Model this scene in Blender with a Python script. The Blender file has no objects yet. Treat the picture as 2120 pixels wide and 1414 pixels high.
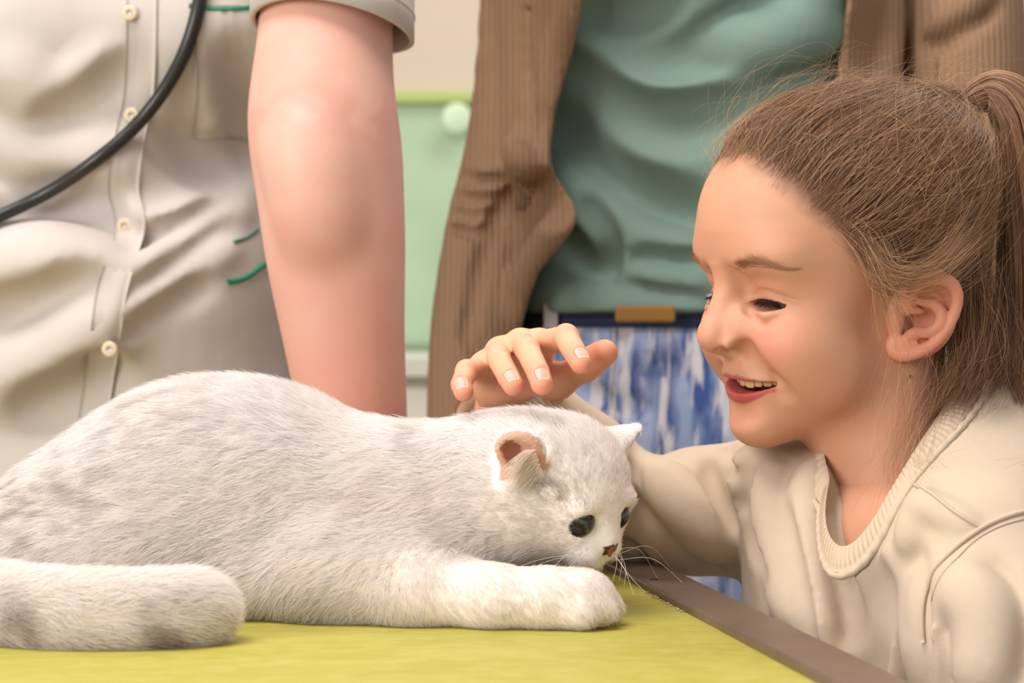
import bpy, bmesh, math, random
import numpy as np
from mathutils import Vector, Matrix

# ------------------------------------------------------------------ camera, light, exposure
SC = bpy.context.scene
COL = SC.collection
F = 70.0 / 36.0 * 2120.0          # focal length in pixels of the 2120x1414 frame
CX, HY, CAMZ = 1060.0, 640.0, 1.023   # principal column, horizon row, camera height
TABLE_Z = 0.85

cam_d = bpy.data.cameras.new('camera')
cam_d.lens = 70.0
cam_d.sensor_width = 36.0
cam_d.shift_y = -(707.0 - HY) / 2120.0
cam_d.clip_start = 0.05
cam_d.dof.use_dof = True
cam_d.dof.focus_distance = 1.15
cam_d.dof.aperture_fstop = 8.0
cam = bpy.data.objects.new('camera', cam_d)
cam.location = (0, 0, CAMZ)
cam.rotation_euler = (math.radians(90), 0, 0)
COL.objects.link(cam)
SC.camera = cam

world = bpy.data.worlds.new('world')
SC.world = world
world.use_nodes = True
bg = world.node_tree.nodes['Background']
bg.inputs['Color'].default_value = (1.0, 0.96, 0.93, 1)
bg.inputs['Strength'].default_value = 0.40

def area_light(name, loc, target, size, size_y, power, color):
    d = bpy.data.lights.new(name, 'AREA')
    d.shape = 'RECTANGLE'; d.size = size; d.size_y = size_y
    d.energy = power; d.color = color
    o = bpy.data.objects.new(name, d)
    o.location = loc
    o.rotation_euler = (Vector(target) - Vector(loc)).to_track_quat('-Z', 'Y').to_euler()
    COL.objects.link(o)
    return o

# ceiling panels of the treatment room and the window behind the photographer's left shoulder
area_light('ceiling_panel_light', (-0.55, 0.75, 2.62), (-0.55, 0.75, 0), 1.2, 0.6, 27, (1.0, 0.95, 0.89))
area_light('ceiling_panel_light', (0.7, 2.2, 2.62), (0.7, 2.2, 0), 1.2, 0.6, 18, (1.0, 0.95, 0.89))
area_light('window_daylight', (-1.9, -0.7, 1.75), (0.2, 1.2, 1.0), 1.5, 1.3, 42, (1.0, 0.97, 0.95))

SC.view_settings.view_transform = 'Standard'
SC.view_settings.look = 'None'
SC.view_settings.exposure = 0.37
SC.view_settings.gamma = 1.0
SC.view_settings.use_curve_mapping = False
SC.cycles.use_denoising = True
SC.cycles.max_bounces = 5
SC.cycles.diffuse_bounces = 3
SC.cycles.glossy_bounces = 2
SC.cycles.transmission_bounces = 3
SC.cycles.adaptive_threshold = 0.03

# ------------------------------------------------------------------ helpers
RNG = np.random.default_rng(7)
random.seed(7)

def P(px, py, d):
    """a point of the room at distance d in front of the camera, seen at picture column px, row py"""
    return np.array([(px - CX) / F * d, d, CAMZ - (py - HY) / F * d])

def PX(v, d):
    """length in metres of v picture pixels at distance d"""
    return v / F * d

def table_depth(py):
    return F * (CAMZ - TABLE_Z) / (py - HY)

def lerp_path(pts, n):
    """Catmull-Rom resampling of a polyline (any width) to n points"""
    p = np.asarray(pts, float)
    if len(p) == 2:
        t = np.linspace(0, 1, n)[:, None]
        return p[0] * (1 - t) + p[1] * t
    q = np.vstack([2 * p[0] - p[1], p, 2 * p[-1] - p[-2]])
    out = []
    T = np.linspace(0, len(p) - 1 - 1e-9, n)
    for t in T:
        i = int(t); f = t - i
        a, b, c, d = q[i], q[i + 1], q[i + 2], q[i + 3]
        out.append(0.5 * (2 * b + (c - a) * f + (2 * a - 5 * b + 4 * c - d) * f * f + (3 * b - a - 3 * c + d) * f ** 3))
    return np.array(out)

def vnoise(p, scale, seed=0):
    """smooth value noise in 0..1 at points p (N,3)"""
    q = np.asarray(p, np.float64) * scale + 1000.0
    i = np.floor(q).astype(np.int64); f = q - i
    f = f * f * (3 - 2 * f)
    def h(x, y, z):
        n = (x * 374761393 + y * 668265263 + z * 2147483647 + seed * 1274126177) & 0x7fffffff
        n = ((n ^ (n >> 13)) * 1274126177) & 0x7fffffff
        n = ((n ^ (n >> 15)) * 374761393) & 0x7fffffff
        return ((n ^ (n >> 16)) & 0xffff) / 65535.0
    x, y, z = i[..., 0], i[..., 1], i[..., 2]
    r = 0
    for dx in (0, 1):
        for dy in (0, 1):
            for dz in (0, 1):
                w = (f[..., 0] if dx else 1 - f[..., 0]) * (f[..., 1] if dy else 1 - f[..., 1]) * (f[..., 2] if dz else 1 - f[..., 2])
                r = r + w * h(x + dx, y + dy, z + dz)
    return r

def fbm(p, scale, seed=0, oct=3):
    r = 0; a = 0.5; s = 0
    for k in range(oct):
        r = r + a * vnoise(p, scale * 2 ** k, seed + k); s += a; a *= 0.5
    return r / s

def sstep(a, b, x):
    t = np.clip((x - a) / (b - a), 0, 1)
    return t * t * (3 - 2 * t)

def rotm(*cols):
    return np.array(cols, float).T

def euler(rx, ry, rz):
    return np.array(Matrix.Rotation(rz, 3, 'Z') @ Matrix.Rotation(ry, 3, 'Y') @ Matrix.Rotation(rx, 3, 'X'))

class Vol:
    """signed distance volume for soft bodies: smooth unions and cuts, then a surface-net mesh"""
    def __init__(s, lo, hi, h, M=None, O=None):
        s.lo = np.array(lo, float); s.h = h
        n = np.ceil((np.array(hi) - s.lo) / h).astype(int) + 1
        s.n = n
        s.ax = [(s.lo[i] + h * np.arange(n[i])).astype(np.float32) for i in range(3)]
        s.D = np.full(n, 1.0, np.float32)
        s.M = np.eye(3) if M is None else M
        s.O = np.zeros(3) if O is None else np.array(O, float)
    def toL(s, p): return (np.asarray(p) - s.O) @ s.M
    def toW(s, p): return np.asarray(p) @ s.M.T + s.O
    def _box(s, lo, hi):
        a = np.clip(np.floor((np.array(lo) - s.lo) / s.h).astype(int), 0, s.n)
        b = np.clip(np.ceil((np.array(hi) - s.lo) / s.h).astype(int) + 1, 0, s.n)
        return a, b
    def apply(s, fn, lo, hi, k, sub=False, inter=False):
        m = k + 2.5 * s.h
        a, b = s._box(np.array(lo) - m, np.array(hi) + m)
        if (b <= a).any(): return
        sl = tuple(slice(a[i], b[i]) for i in range(3))
        X = s.ax[0][sl[0]][:, None, None]; Y = s.ax[1][sl[1]][None, :, None]; Z = s.ax[2][sl[2]][None, None, :]
        d = fn(X, Y, Z).astype(np.float32)
        c = s.D[sl]
        if sub:
            d = -d
            hh = np.clip(0.5 - 0.5 * (c - d) / max(k, 1e-6) * 1.0, 0, 1)
            # smooth max of c and d
            s.D[sl] = c * (1 - hh) + d * hh + k * hh * (1 - hh)
        else:
            hh = np.clip(0.5 + 0.5 * (d - c) / max(k, 1e-6), 0, 1)
            s.D[sl] = d * (1 - hh) + c * hh - k * hh * (1 - hh)
    def ell(s, c, r, R=None, k=0.01, sub=False, mir=False):
        c = np.array(c, float); r = np.array(r, float) * np.ones(3)
        if mir:
            s.ell(c, r, R, k, sub)
            Rm = None
            if R is not None:
                S = np.diag([1, -1, 1.0]); Rm = S @ np.asarray(R) @ S
            s.ell(c * np.array([1, -1, 1]), r, Rm, k, sub); return
        R = np.eye(3) if R is None else np.asarray(R)
        ext = np.sqrt(((R * r) ** 2).sum(1))
        def fn(X, Y, Z):
            x, y, z = X - c[0], Y - c[1], Z - c[2]
            k0 = 0; k1 = 0
            for j in range(3):
                q = (x * R[0, j] + y * R[1, j] + z * R[2, j])
                k0 = k0 + (q / r[j]) ** 2; k1 = k1 + (q / r[j] ** 2) ** 2
            k0 = np.sqrt(k0); k1 = np.sqrt(k1) + 1e-9
            return k0 * (k0 - 1) / k1
        s.apply(fn, c - ext, c + ext, k, sub)
    def cone(s, a, b, ra, rb, k=0.01, sub=False, mir=False, flat=None):
        """capsule with two radii; flat=(axis, factor) squashes distances along an axis"""
        a = np.array(a, float); b = np.array(b, float)
        if mir:
            s.cone(a, b, ra, rb, k, sub, flat=flat)
            S = np.array([1, -1, 1]); s.cone(a * S, b * S, ra, rb, k, sub, flat=flat); return
        ba = b - a; L = max((ba ** 2).sum(), 1e-12)
        def fn(X, Y, Z):
            x, y, z = X - a[0], Y - a[1], Z - a[2]
            h = np.clip((x * ba[0] + y * ba[1] + z * ba[2]) / L, 0, 1)
            x = x - h * ba[0]; y = y - h * ba[1]; z = z - h * ba[2]
            if flat is not None:
                ax, fac = flat; ax = np.array(ax, float)
                t = (x * ax[0] + y * ax[1] + z * ax[2]) * (fac - 1)
                x = x + t * ax[0]; y = y + t * ax[1]; z = z + t * ax[2]
            return np.sqrt(x * x + y * y + z * z) - (ra + h * (rb - ra))
        r = max(ra, rb)
        s.apply(fn, np.minimum(a, b) - r, np.maximum(a, b) + r, k, sub)
    def tube(s, pts, rad, k=0.01, sub=False, mir=False, n=None, flat=None):
        pts = np.asarray(pts, float); rad = np.asarray(rad, float) * np.ones(len(pts))
        if n:
            q = lerp_path(np.hstack([pts, rad[:, None]]), n); pts, rad = q[:, :3], q[:, 3]
        for i in range(len(pts) - 1):
            s.cone(pts[i], pts[i + 1], rad[i], rad[i + 1], k, sub, mir, flat)
    def sample(s, pl):
        """trilinear distance at local points"""
        q = (np.asarray(pl) - s.lo) / s.h
        q = np.clip(q, 0, s.n - 1.001)
        i = np.floor(q).astype(int); f = q - i
        r = 0
        for dx in (0, 1):
            for dy in (0, 1):
                for dz in (0, 1):
                    w = (f[..., 0] if dx else 1 - f[..., 0]) * (f[..., 1] if dy else 1 - f[..., 1]) * (f[..., 2] if dz else 1 - f[..., 2])
                    r = r + w * s.D[i[..., 0] + dx, i[..., 1] + dy, i[..., 2] + dz]
        return r
    def grad(s, pl, e=None):
        e = e or s.h
        pl = np.asarray(pl)
        g = np.stack([s.sample(pl + e * np.eye(3)[j]) - s.sample(pl - e * np.eye(3)[j]) for j in range(3)], -1)
        return g / (np.linalg.norm(g, axis=-1, keepdims=True) + 1e-9)
    def hit(s, px, py, d0=0.8, d1=2.2, miss=None):
        """first surface point (world) on the line of sight through a picture position"""
        d = np.arange(d0, d1, s.h * 0.5)
        w = np.stack([(px - CX) / F * d, d, CAMZ - (py - HY) / F * d], -1)
        l = s.toL(w)
        inside = ((l > s.lo) & (l < s.lo + s.h * (s.n - 1))).all(1)
        v = np.where(inside, s.sample(l), 1.0)
        j = np.argmax(v < 0)
        if v[j] >= 0:
            return None if miss is None else P(px, py, miss)
        return w[j]
    def hits(s, pts, off=0.0, **kw):
        """surface points under a list of picture positions, pushed out by off"""
        o = []
        for (px, py) in pts:
            w = s.hit(px, py, **kw)
            if w is None: continue
            g = s.grad(s.toL(w)[None])[0] @ s.M.T
            o.append(w + g * off)
        return np.array(o)
    def fold(s, pts, r, k, off=0.0, sub=False, n=12, **kw):
        """a ridge (or groove) of cloth or skin running over the surface below picture positions"""
        rr = np.asarray(r, float) * np.ones(len(pts))
        q = []; ro = []
        for (p, r_) in zip(pts, rr):
            w = s.hits([p], off, **kw)
            if len(w): q.append(s.toL(w[0])); ro.append(r_)
        if len(q) > 1: s.tube(q, ro, k, sub, n=n)
    def mesh(s, pad=True):
        D = s.D
        if pad:
            D = D.copy()
            for a in range(3):
                ix = [slice(None)] * 3
                ix[a] = 0; D[tuple(ix)] = np.maximum(D[tuple(ix)], s.h * 0.5)
                ix[a] = -1; D[tuple(ix)] = np.maximum(D[tuple(ix)], s.h * 0.5)
        S = D < 0
        n = D.shape
        c = np.zeros(tuple(np.array(n) - 1), np.uint8)
        for dx in (0, 1):
            for dy in (0, 1):
                for dz in (0, 1):
                    c += S[dx:n[0] - 1 + dx, dy:n[1] - 1 + dy, dz:n[2] - 1 + dz]
        act = (c > 0) & (c < 8)
        I = np.argwhere(act)
        idx = np.full(c.shape, -1, np.int32)
        idx[act] = np.arange(len(I))
        acc = np.zeros((len(I), 3)); cnt = np.zeros(len(I))
        corners = [(dx, dy, dz) for dx in (0, 1) for dy in (0, 1) for dz in (0, 1)]
        V = {q: D[I[:, 0] + q[0], I[:, 1] + q[1], I[:, 2] + q[2]].astype(np.float64) for q in corners}
        for q in corners:
            for a in range(3):
                if q[a] == 0:
                    q2 = list(q); q2[a] = 1; q2 = tuple(q2)
                    a0, a1 = V[q], V[q2]
                    m = (a0 < 0) != (a1 < 0)
                    t = a0[m] / (a0[m] - a1[m])
                    pt = np.tile(np.array(q, float), (m.sum(), 1)); pt[:, a] = t
                    acc[m] += pt; cnt[m] += 1
        verts = s.lo + s.h * (I + acc / cnt[:, None])
        quads = []
        for a in range(3):
            b, e = (a + 1) % 3, (a + 2) % 3
            sl0 = [slice(None)] * 3; sl1 = [slice(None)] * 3
            sl0[a] = slice(0, n[a] - 1); sl1[a] = slice(1, n[a])
            s0, s1 = S[tuple(sl0)], S[tuple(sl1)]
            cr = np.argwhere(s0 != s1)
            ok = (cr[:, b] > 0) & (cr[:, e] > 0) & (cr[:, b] < n[b] - 1) & (cr[:, e] < n[e] - 1)
            cr = cr[ok]
            fl = s0[cr[:, 0], cr[:, 1], cr[:, 2]]
            q = []
            for (ob, oe) in ((-1, -1), (0, -1), (0, 0), (-1, 0)):
                cc = cr.copy(); cc[:, b] += ob; cc[:, e] += oe
                q.append(idx[cc[:, 0], cc[:, 1], cc[:, 2]])
            q = np.stack(q, 1)
            q = np.where(fl[:, None], q, q[:, ::-1])
            quads.append(q)
        quads = np.vstack(quads)
        quads = quads[(quads >= 0).all(1)]
        return verts, quads

def relax(v, f, it=2, lam=0.5):
    n = len(v)
    for _ in range(it):
        acc = np.zeros_like(v); cnt = np.zeros(n)
        for a in range(4):
            b = (a + 1) % 4
            np.add.at(acc, f[:, a], v[f[:, b]]); np.add.at(cnt, f[:, a], 1)
            np.add.at(acc, f[:, b], v[f[:, a]]); np.add.at(cnt, f[:, b], 1)
        v = v + lam * (acc / np.maximum(cnt, 1)[:, None] - v)
    return v

def raw_mesh(name, v, f, col=None, smooth=True):
    v = np.asarray(v, np.float32)
    me = bpy.data.meshes.new(name)
    if isinstance(f, np.ndarray):
        k = f.shape[1]
        me.vertices.add(len(v)); me.vertices.foreach_set('co', v.ravel())
        me.loops.add(f.size); me.loops.foreach_set('vertex_index', f.ravel().astype(np.int32))
        me.polygons.add(len(f))
        me.polygons.foreach_set('loop_start', np.arange(0, f.size, k, dtype=np.int32))
        me.polygons.foreach_set('loop_total', np.full(len(f), k, np.int32))
        me.update(calc_edges=True); me.validate()
    else:
        me.from_pydata([tuple(map(float, q)) for q in v], [], f); me.update()
    me.polygons.foreach_set('use_smooth', np.full(len(me.polygons), smooth))
    if col is not None:
        a = me.color_attributes.new('Col', 'FLOAT_COLOR', 'POINT')
        c = np.ones((len(v), 4), np.float32); c[:, :3] = col
        a.data.foreach_set('color', c.ravel())
    return me

def link(name, me, mat=None, parent=None, label=None, cat=None, group=None, kind=None):
    o = bpy.data.objects.new(name, me)
    COL.objects.link(o)
    if mat is not None and me is not None:
        me.materials.clear(); me.materials.append(mat)
    if parent is not None: o.parent = parent
    if label: o['label'] = label
    if cat: o['category'] = cat
    if group: o['group'] = group
    if kind: o['kind'] = kind
    return o

def grid_faces(nu, nv, close_u=False, close_v=False):
    U = nu if close_u else nu - 1; Vv = nv if close_v else nv - 1
    i, j = np.meshgrid(np.arange(U), np.arange(Vv), indexing='ij')
    i, j = i.ravel(), j.ravel(); i2, j2 = (i + 1) % nu, (j + 1) % nv
    return np.stack([i * nv + j, i2 * nv + j, i2 * nv + j2, i * nv + j2], 1)

def frames(p, up=(0, 0, 1)):
    p = np.asarray(p); t = np.gradient(p, axis=0)
    t /= np.linalg.norm(t, axis=1, keepdims=True) + 1e-12
    u = np.array(up, float); out = []
    for k in range(len(p)):
        u = u - t[k] * (u @ t[k])
        if np.linalg.norm(u) < 1e-6: u = np.cross(t[k], [1, 0.3, 0.2])
        u = u / np.linalg.norm(u); out.append((t[k], u, np.cross(t[k], u)))
    return out

def tube_geo(pts, rad, seg=8, flat=1.0, up=(0, 0, 1), caps=True):
    p = np.asarray(pts, float); rad = np.asarray(rad, float) * np.ones(len(p))
    fr = frames(p, up); v = []
    for k in range(len(p)):
        t, u, w = fr[k]
        for a in np.linspace(0, 2 * math.pi, seg, endpoint=False):
            v.append(p[k] + rad[k] * (math.cos(a) * u * flat + math.sin(a) * w))
    f = grid_faces(len(p), seg, close_v=True).tolist()
    if caps:
        f.append(list(range(seg))[::-1]); f.append(list(range((len(p) - 1) * seg, len(p) * seg)))
    return v, f

def tube_obj(name, pts, rad, mat, parent=None, seg=8, n=None, flat=1.0, up=(0, 0, 1), **kw):
    pts = np.asarray(pts, float)
    if n:
        rad = np.asarray(rad, float) * np.ones(len(pts))
        q = lerp_path(np.hstack([pts, rad[:, None]]), n); pts, rad = q[:, :3], q[:, 3]
    v, f = tube_geo(pts, rad, seg, flat, up)
    return link(name, raw_mesh(name, v, f), mat, parent, **kw)

def box_geo(lo, hi):
    (a, b, c), (d, e, g) = lo, hi
    v = [(a, b, c), (d, b, c), (d, e, c), (a, e, c), (a, b, g), (d, b, g), (d, e, g), (a, e, g)]
    f = [(0, 3, 2, 1), (4, 5, 6, 7), (0, 1, 5, 4), (1, 2, 6, 5), (2, 3, 7, 6), (3, 0, 4, 7)]
    return v, f

def box_obj(name, lo, hi, mat, parent=None, bevel=0.0, **kw):
    me = bpy.data.meshes.new(name); bm = bmesh.new()
    v, f = box_geo(lo, hi)
    vs = [bm.verts.new(q) for q in v]
    for q in f: bm.faces.new([vs[i] for i in q])
    if bevel:
        bmesh.ops.bevel(bm, geom=bm.edges[:], offset=bevel, segments=2, affect='EDGES', profile=0.5)
    bm.to_mesh(me); bm.free()
    return link(name, me, mat, parent, **kw)

def ell_geo(c, r, R=None, nu=16, nv=10):
    R = np.eye(3) if R is None else np.asarray(R)
    v = []; 
    for j in range(1, nv):
        th = math.pi * j / nv
        for i in range(nu):
            ph = 2 * math.pi * i / nu
            v.append(np.array(c) + R @ (np.array(r) * np.array([math.sin(th) * math.cos(ph), math.sin(th) * math.sin(ph), math.cos(th)])))
    f = []
    for j in range(nv - 2):
        for i in range(nu):
            f.append([j * nu + i, (j + 1) * nu + i, (j + 1) * nu + (i + 1) % nu, j * nu + (i + 1) % nu])
    v.append(np.array(c) + R @ np.array([0, 0, r[2]])); v.append(np.array(c) - R @ np.array([0, 0, r[2]]))
    for i in range(nu):
        f.append([len(v) - 2, i, (i + 1) % nu]); f.append([len(v) - 1, (nv - 2) * nu + (i + 1) % nu, (nv - 2) * nu + i])
    return v, f

def curves_obj(name, pts, rad, mat, parent=None, col=None, **kw):
    """hair: pts (N,K,3), rad (K,) or (N,K), col (N,3) or (N,K,3)"""
    pts = np.asarray(pts, np.float32); N, K, _ = pts.shape
    hc = bpy.data.hair_curves.new(name)
    hc.add_curves([K] * N)
    hc.attributes['position'].data.foreach_set('vector', pts.ravel())
    r = np.broadcast_to(np.asarray(rad, np.float32), (N, K)).ravel().copy()
    ra = hc.attributes.get('radius') or hc.attributes.new('radius', 'FLOAT', 'POINT')
    ra.data.foreach_set('value', r)
    if col is not None:
        col = np.asarray(col, np.float32)
        if col.ndim == 2: col = np.repeat(col[:, None, :], K, 1)
        c4 = np.ones((N, K, 4), np.float32); c4[:, :, :3] = col
        ca = hc.attributes.new('Col', 'FLOAT_COLOR', 'POINT')
        ca.data.foreach_set('color', c4.ravel())
    hc.materials.append(mat)
    return link(name, hc, None, parent, **kw)

def lin(r, g, b):
    """sRGB 0..255 to linear"""
    c = np.array([r, g, b], float) / 255.0
    return np.where(c <= 0.04045, c / 12.92, ((c + 0.055) / 1.055) ** 2.4)

def mat(name, rgb=None, rough=0.6, attr=False, spec=0.5, metal=0.0, bump=None, sss=0.0, sss_r=(1, .35, .2), sss_s=0.004,
        mottle=None, coat=0.0, sheen=0.0, trans=0.0):
    """bump: list of (scale, strength, distance, stretch); mottle: list of (scale, rgb, amount, stretch)"""
    m = bpy.data.materials.new(name); m.use_nodes = True
    nt = m.node_tree; b = nt.nodes['Principled BSDF']
    L = nt.links
    b.inputs['Roughness'].default_value = rough
    b.inputs['Metallic'].default_value = metal
    b.inputs['Specular IOR Level'].default_value = spec
    if coat: b.inputs['Coat Weight'].default_value = coat
    if sheen:
        b.inputs['Sheen Weight'].default_value = sheen
        b.inputs['Sheen Roughness'].default_value = 0.4
    if trans: b.inputs['Transmission Weight'].default_value = trans
    if sss:
        b.inputs['Subsurface Weight'].default_value = sss
        b.inputs['Subsurface Radius'].default_value = sss_r
        b.inputs['Subsurface Scale'].default_value = sss_s
    tc = nt.nodes.new('ShaderNodeTexCoord')
    def noise(scale, stretch, detail=3):
        mp = nt.nodes.new('ShaderNodeMapping')
        mp.inputs['Scale'].default_value = stretch or (1, 1, 1)
        L.new(tc.outputs['Object'], mp.inputs['Vector'])
        nz = nt.nodes.new('ShaderNodeTexNoise')
        nz.inputs['Scale'].default_value = scale; nz.inputs['Detail'].default_value = detail
        L.new(mp.outputs['Vector'], nz.inputs['Vector'])
        return nz.outputs['Fac']
    if attr:
        at = nt.nodes.new('ShaderNodeAttribute'); at.attribute_name = 'Col'
        src = at.outputs['Color']
    else:
        rg = nt.nodes.new('ShaderNodeRGB'); rg.outputs[0].default_value = (*rgb, 1)
        src = rg.outputs[0]
    for (scale, c, amt, stretch) in (mottle or []):
        mx = nt.nodes.new('ShaderNodeMix'); mx.data_type = 'RGBA'
        rp = nt.nodes.new('ShaderNodeValToRGB')
        rp.color_ramp.elements[0].position = 0.42; rp.color_ramp.elements[1].position = 0.66
        L.new(noise(scale, stretch), rp.inputs['Fac'])
        mu = nt.nodes.new('ShaderNodeMath'); mu.operation = 'MULTIPLY'; mu.inputs[1].default_value = amt
        L.new(rp.outputs['Color'], mu.inputs[0])
        L.new(mu.outputs[0], mx.inputs['Factor'])
        L.new(src, mx.inputs['A']); mx.inputs['B'].default_value = (*c, 1)
        src = mx.outputs['Result']
    L.new(src, b.inputs['Base Color'])
    prev = None
    for (scale, strength, dist, stretch) in (bump or []):
        bp = nt.nodes.new('ShaderNodeBump')
        bp.inputs['Strength'].default_value = strength; bp.inputs['Distance'].default_value = dist
        L.new(noise(scale, stretch, 2), bp.inputs['Height'])
        if prev is not None: L.new(prev, bp.inputs['Normal'])
        prev = bp.outputs['Normal']
    if prev is not None: L.new(prev, b.inputs['Normal'])
    return m

def vol_obj(name, vol, m, parent=None, colfn=None, it=2, world_fn=None, **kw):
    v, f = vol.mesh()
    if it: v = relax(v, f, it)
    w = vol.toW(v)
    c = colfn(v, w) if colfn is not None else None
    return link(name, raw_mesh(name, w, f, c), m, parent, **kw)

MM = 0.001
def m3(*a): return np.array(a, float) * MM
def unit(v): return v / (np.linalg.norm(v, axis=-1, keepdims=True) + 1e-12)
def sf(vol, pts, rad, depth, k, sub=True, mir=True, n=10):
    """a crease (or ridge) of given depth following the surface below local points"""
    rad = np.asarray(rad, float) * np.ones(len(pts)); depth = np.asarray(depth, float) * np.ones(len(pts))
    q = lerp_path(np.hstack([np.array(pts), rad[:, None], depth[:, None]]), n)
    p = q[:, :3]
    for _ in range(3):
        p = p - vol.grad(p) * vol.sample(p)[:, None]
    o = (q[:, 3] - q[:, 4])[:, None]
    p = p + vol.grad(p) * (o if sub else -o)
    vol.tube(p, q[:, 3], k, sub, mir)
def hair_mat(name, rough=.45):
    m = bpy.data.materials.new(name); m.use_nodes = True
    nt = m.node_tree; b = nt.nodes['Principled BSDF']
    at = nt.nodes.new('ShaderNodeAttribute'); at.attribute_name = 'Col'
    nt.links.new(at.outputs['Color'], b.inputs['Base Color'])
    b.inputs['Roughness'].default_value = rough
    b.inputs['Specular IOR Level'].default_value = .45
    return m

def join_parts(parts):
    V = []; Fs = []; C = []; o = 0
    for v, f, c in parts:
        V.append(v); Fs.append(f + o); C.append(c); o += len(v)
    return np.vstack(V), np.vstack(Fs), np.vstack(C)

def fur_mat(name):
    """fine pale fur: light passes through the hairs as well as bouncing off them"""
    m = bpy.data.materials.new(name); m.use_nodes = True
    nt = m.node_tree; out = nt.nodes['Material Output']; nt.nodes.remove(nt.nodes['Principled BSDF'])
    at = nt.nodes.new('ShaderNodeAttribute'); at.attribute_name = 'Col'
    d = nt.nodes.new('ShaderNodeBsdfDiffuse'); t = nt.nodes.new('ShaderNodeBsdfTranslucent'); mx = nt.nodes.new('ShaderNodeMixShader')
    mx.inputs[0].default_value = .52
    for n in (d, t): nt.links.new(at.outputs['Color'], n.inputs['Color'])
    nt.links.new(d.outputs[0], mx.inputs[1]); nt.links.new(t.outputs[0], mx.inputs[2]); nt.links.new(mx.outputs[0], out.inputs['Surface'])
    return m

def hanging_hand(wrist, s=1.0, side=1, fwd=(0, -1, 0)):
    """a relaxed hand hanging from a wrist: palm, four curled fingers of unequal length, thumb; returns verts, faces"""
    w = np.array(wrist, float); f = np.array(fwd, float); f = f / np.linalg.norm(f); d = np.array([0, 0, -1.0]); n = np.cross(f, d) * side
    hv_ = Vol(w - .09 * s - np.array([0, 0, .12 * s]), w + .09 * s, .0024)
    def q(a, b, c): return w + (d * a + f * b + n * c) * s
    hv_.cone(q(-.03, 0, 0), q(.02, 0, 0), .024 * s, .025 * s, k=.01, flat=(n, 1.25))
    for b, L in ((.027, .066), (.010, .074), (-.008, .070), (-.024, .056)):
        hv_.cone(q(.015, b * .6, 0), q(.080, b, 0), .013 * s, .0105 * s, k=.008)
        hv_.tube([q(.080, b, 0), q(.080 + L * .5, b * 1.02, .006), q(.080 + L * .86, b, .020)], [.0098 * s, .0088 * s, .0075 * s], k=.002)
    hv_.tube([q(.02, .02, .004), q(.055, .042, .012), q(.085, .046, .020)], [.013 * s, .0105 * s, .0085 * s], k=.006)
    v, fc = hv_.mesh(); return relax(v, fc, 1), fc
# ------------------------------------------------------------------ room
m_wall = mat('wall_paint', lin(208, 191, 174), 0.85, bump=[(60, .08, .002, None)])
m_floor = mat('floor_vinyl', lin(176, 168, 156), 0.5, mottle=[(9, lin(150, 142, 130), .5, None)])
m_ceil = mat('ceiling_paint', lin(238, 234, 226), 0.9)
box_obj('floor', (-2.6, -1.6, -0.05), (2.8, 3.3, 0.0), m_floor, kind='structure')
box_obj('wall_back', (-2.6, 3.1, 0.0), (2.8, 3.2, 2.7), m_wall, kind='structure')
box_obj('baseboard_back', (-2.6, 3.085, 0.0), (2.8, 3.0995, 0.09), mat('baseboard_paint', lin(225, 220, 210), .5), kind='structure', bevel=.003)

# pale green panel hung on the wall, seen between the two adults
wp = link('wall_panel', None, None, label='pale green glossy panel with yellow-green rim on the back wall', cat='panel')
wp.location = (0, 3.09, 0.96)
m_gp = mat('green_panel', lin(170, 196, 158), 0.25, mottle=[(7, lin(150, 180, 134), .8, (1, 1, .6)), (4, lin(184, 206, 180), .7, None)], coat=.3)
m_gr = mat('green_rim', lin(176, 192, 112), 0.4)
def wall_part(name, x0, x1, y0, y1, z0, z1, m, bev=.004):
    o = box_obj(name, (x0, y0, z0), (x1, y1, z1), m, bevel=bev)
    o.parent = wp; o.matrix_parent_inverse = Matrix.Translation(-wp.location)
    return o
dw = 3.06
zt, zb = P(0, 212, dw)[2], P(0, 716, dw)[2]
wall_part('board', -0.9, 0.75, 3.055, 3.099, zb, zt, m_gp)
wall_part('rim', -0.905, 0.755, 3.04, 3.0985, zt - .003, zt + .016, m_gr)
wall_part('rim', -0.905, 0.755, 3.04, 3.0985, zb - .014, zb + .003, mat('panel_foot', lin(120, 140, 110), .5))
kn = P(945, 245, 3.03)  # small flat pale green disc near the panel's top edge
v, f = ell_geo(kn, (.024, .006, .024)); o = link('round_disc', raw_mesh('round_disc', v, f), mat('disc_green', lin(200, 222, 190), .3), wp)
o.matrix_parent_inverse = Matrix.Translation(-wp.location)

# low white cupboard below the panel
cb = link('wall_cupboard', None, None, label='low off-white cupboard standing under the green wall panel', cat='cupboard')
cb.location = (0, 3.0, 0)
m_cb = mat('cupboard_laminate', lin(214, 208, 192), 0.45)
def cb_part(name, lo, hi, m, bev=.003):
    o = box_obj(name, lo, hi, m, bevel=bev); o.parent = cb
    o.matrix_parent_inverse = Matrix.Translation(-cb.location); return o
ztop = P(0, 736, 2.75)[2]
cb_part('body', (-0.9, 2.76, 0.002), (0.75, 3.08, ztop - .03), m_cb)
cb_part('worktop', (-0.92, 2.73, ztop - .03), (0.77, 3.083, ztop), mat('worktop', lin(206, 204, 192), .35))
for i in range(4):
    x0 = -0.88 + i * .405
    dr = cb_part('door', (x0, 2.742, 0.08), (x0 + .395, 2.759, ztop - .045), m_cb)
    h = cb_part('handle', (x0 + .17, 2.728, ztop - .1), (x0 + .225, 2.7415, ztop - .09), mat('handle_steel', (.5, .5, .5), .3, metal=1))
    h.parent = dr; h.matrix_parent_inverse = Matrix.Translation(-cb.location)

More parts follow.
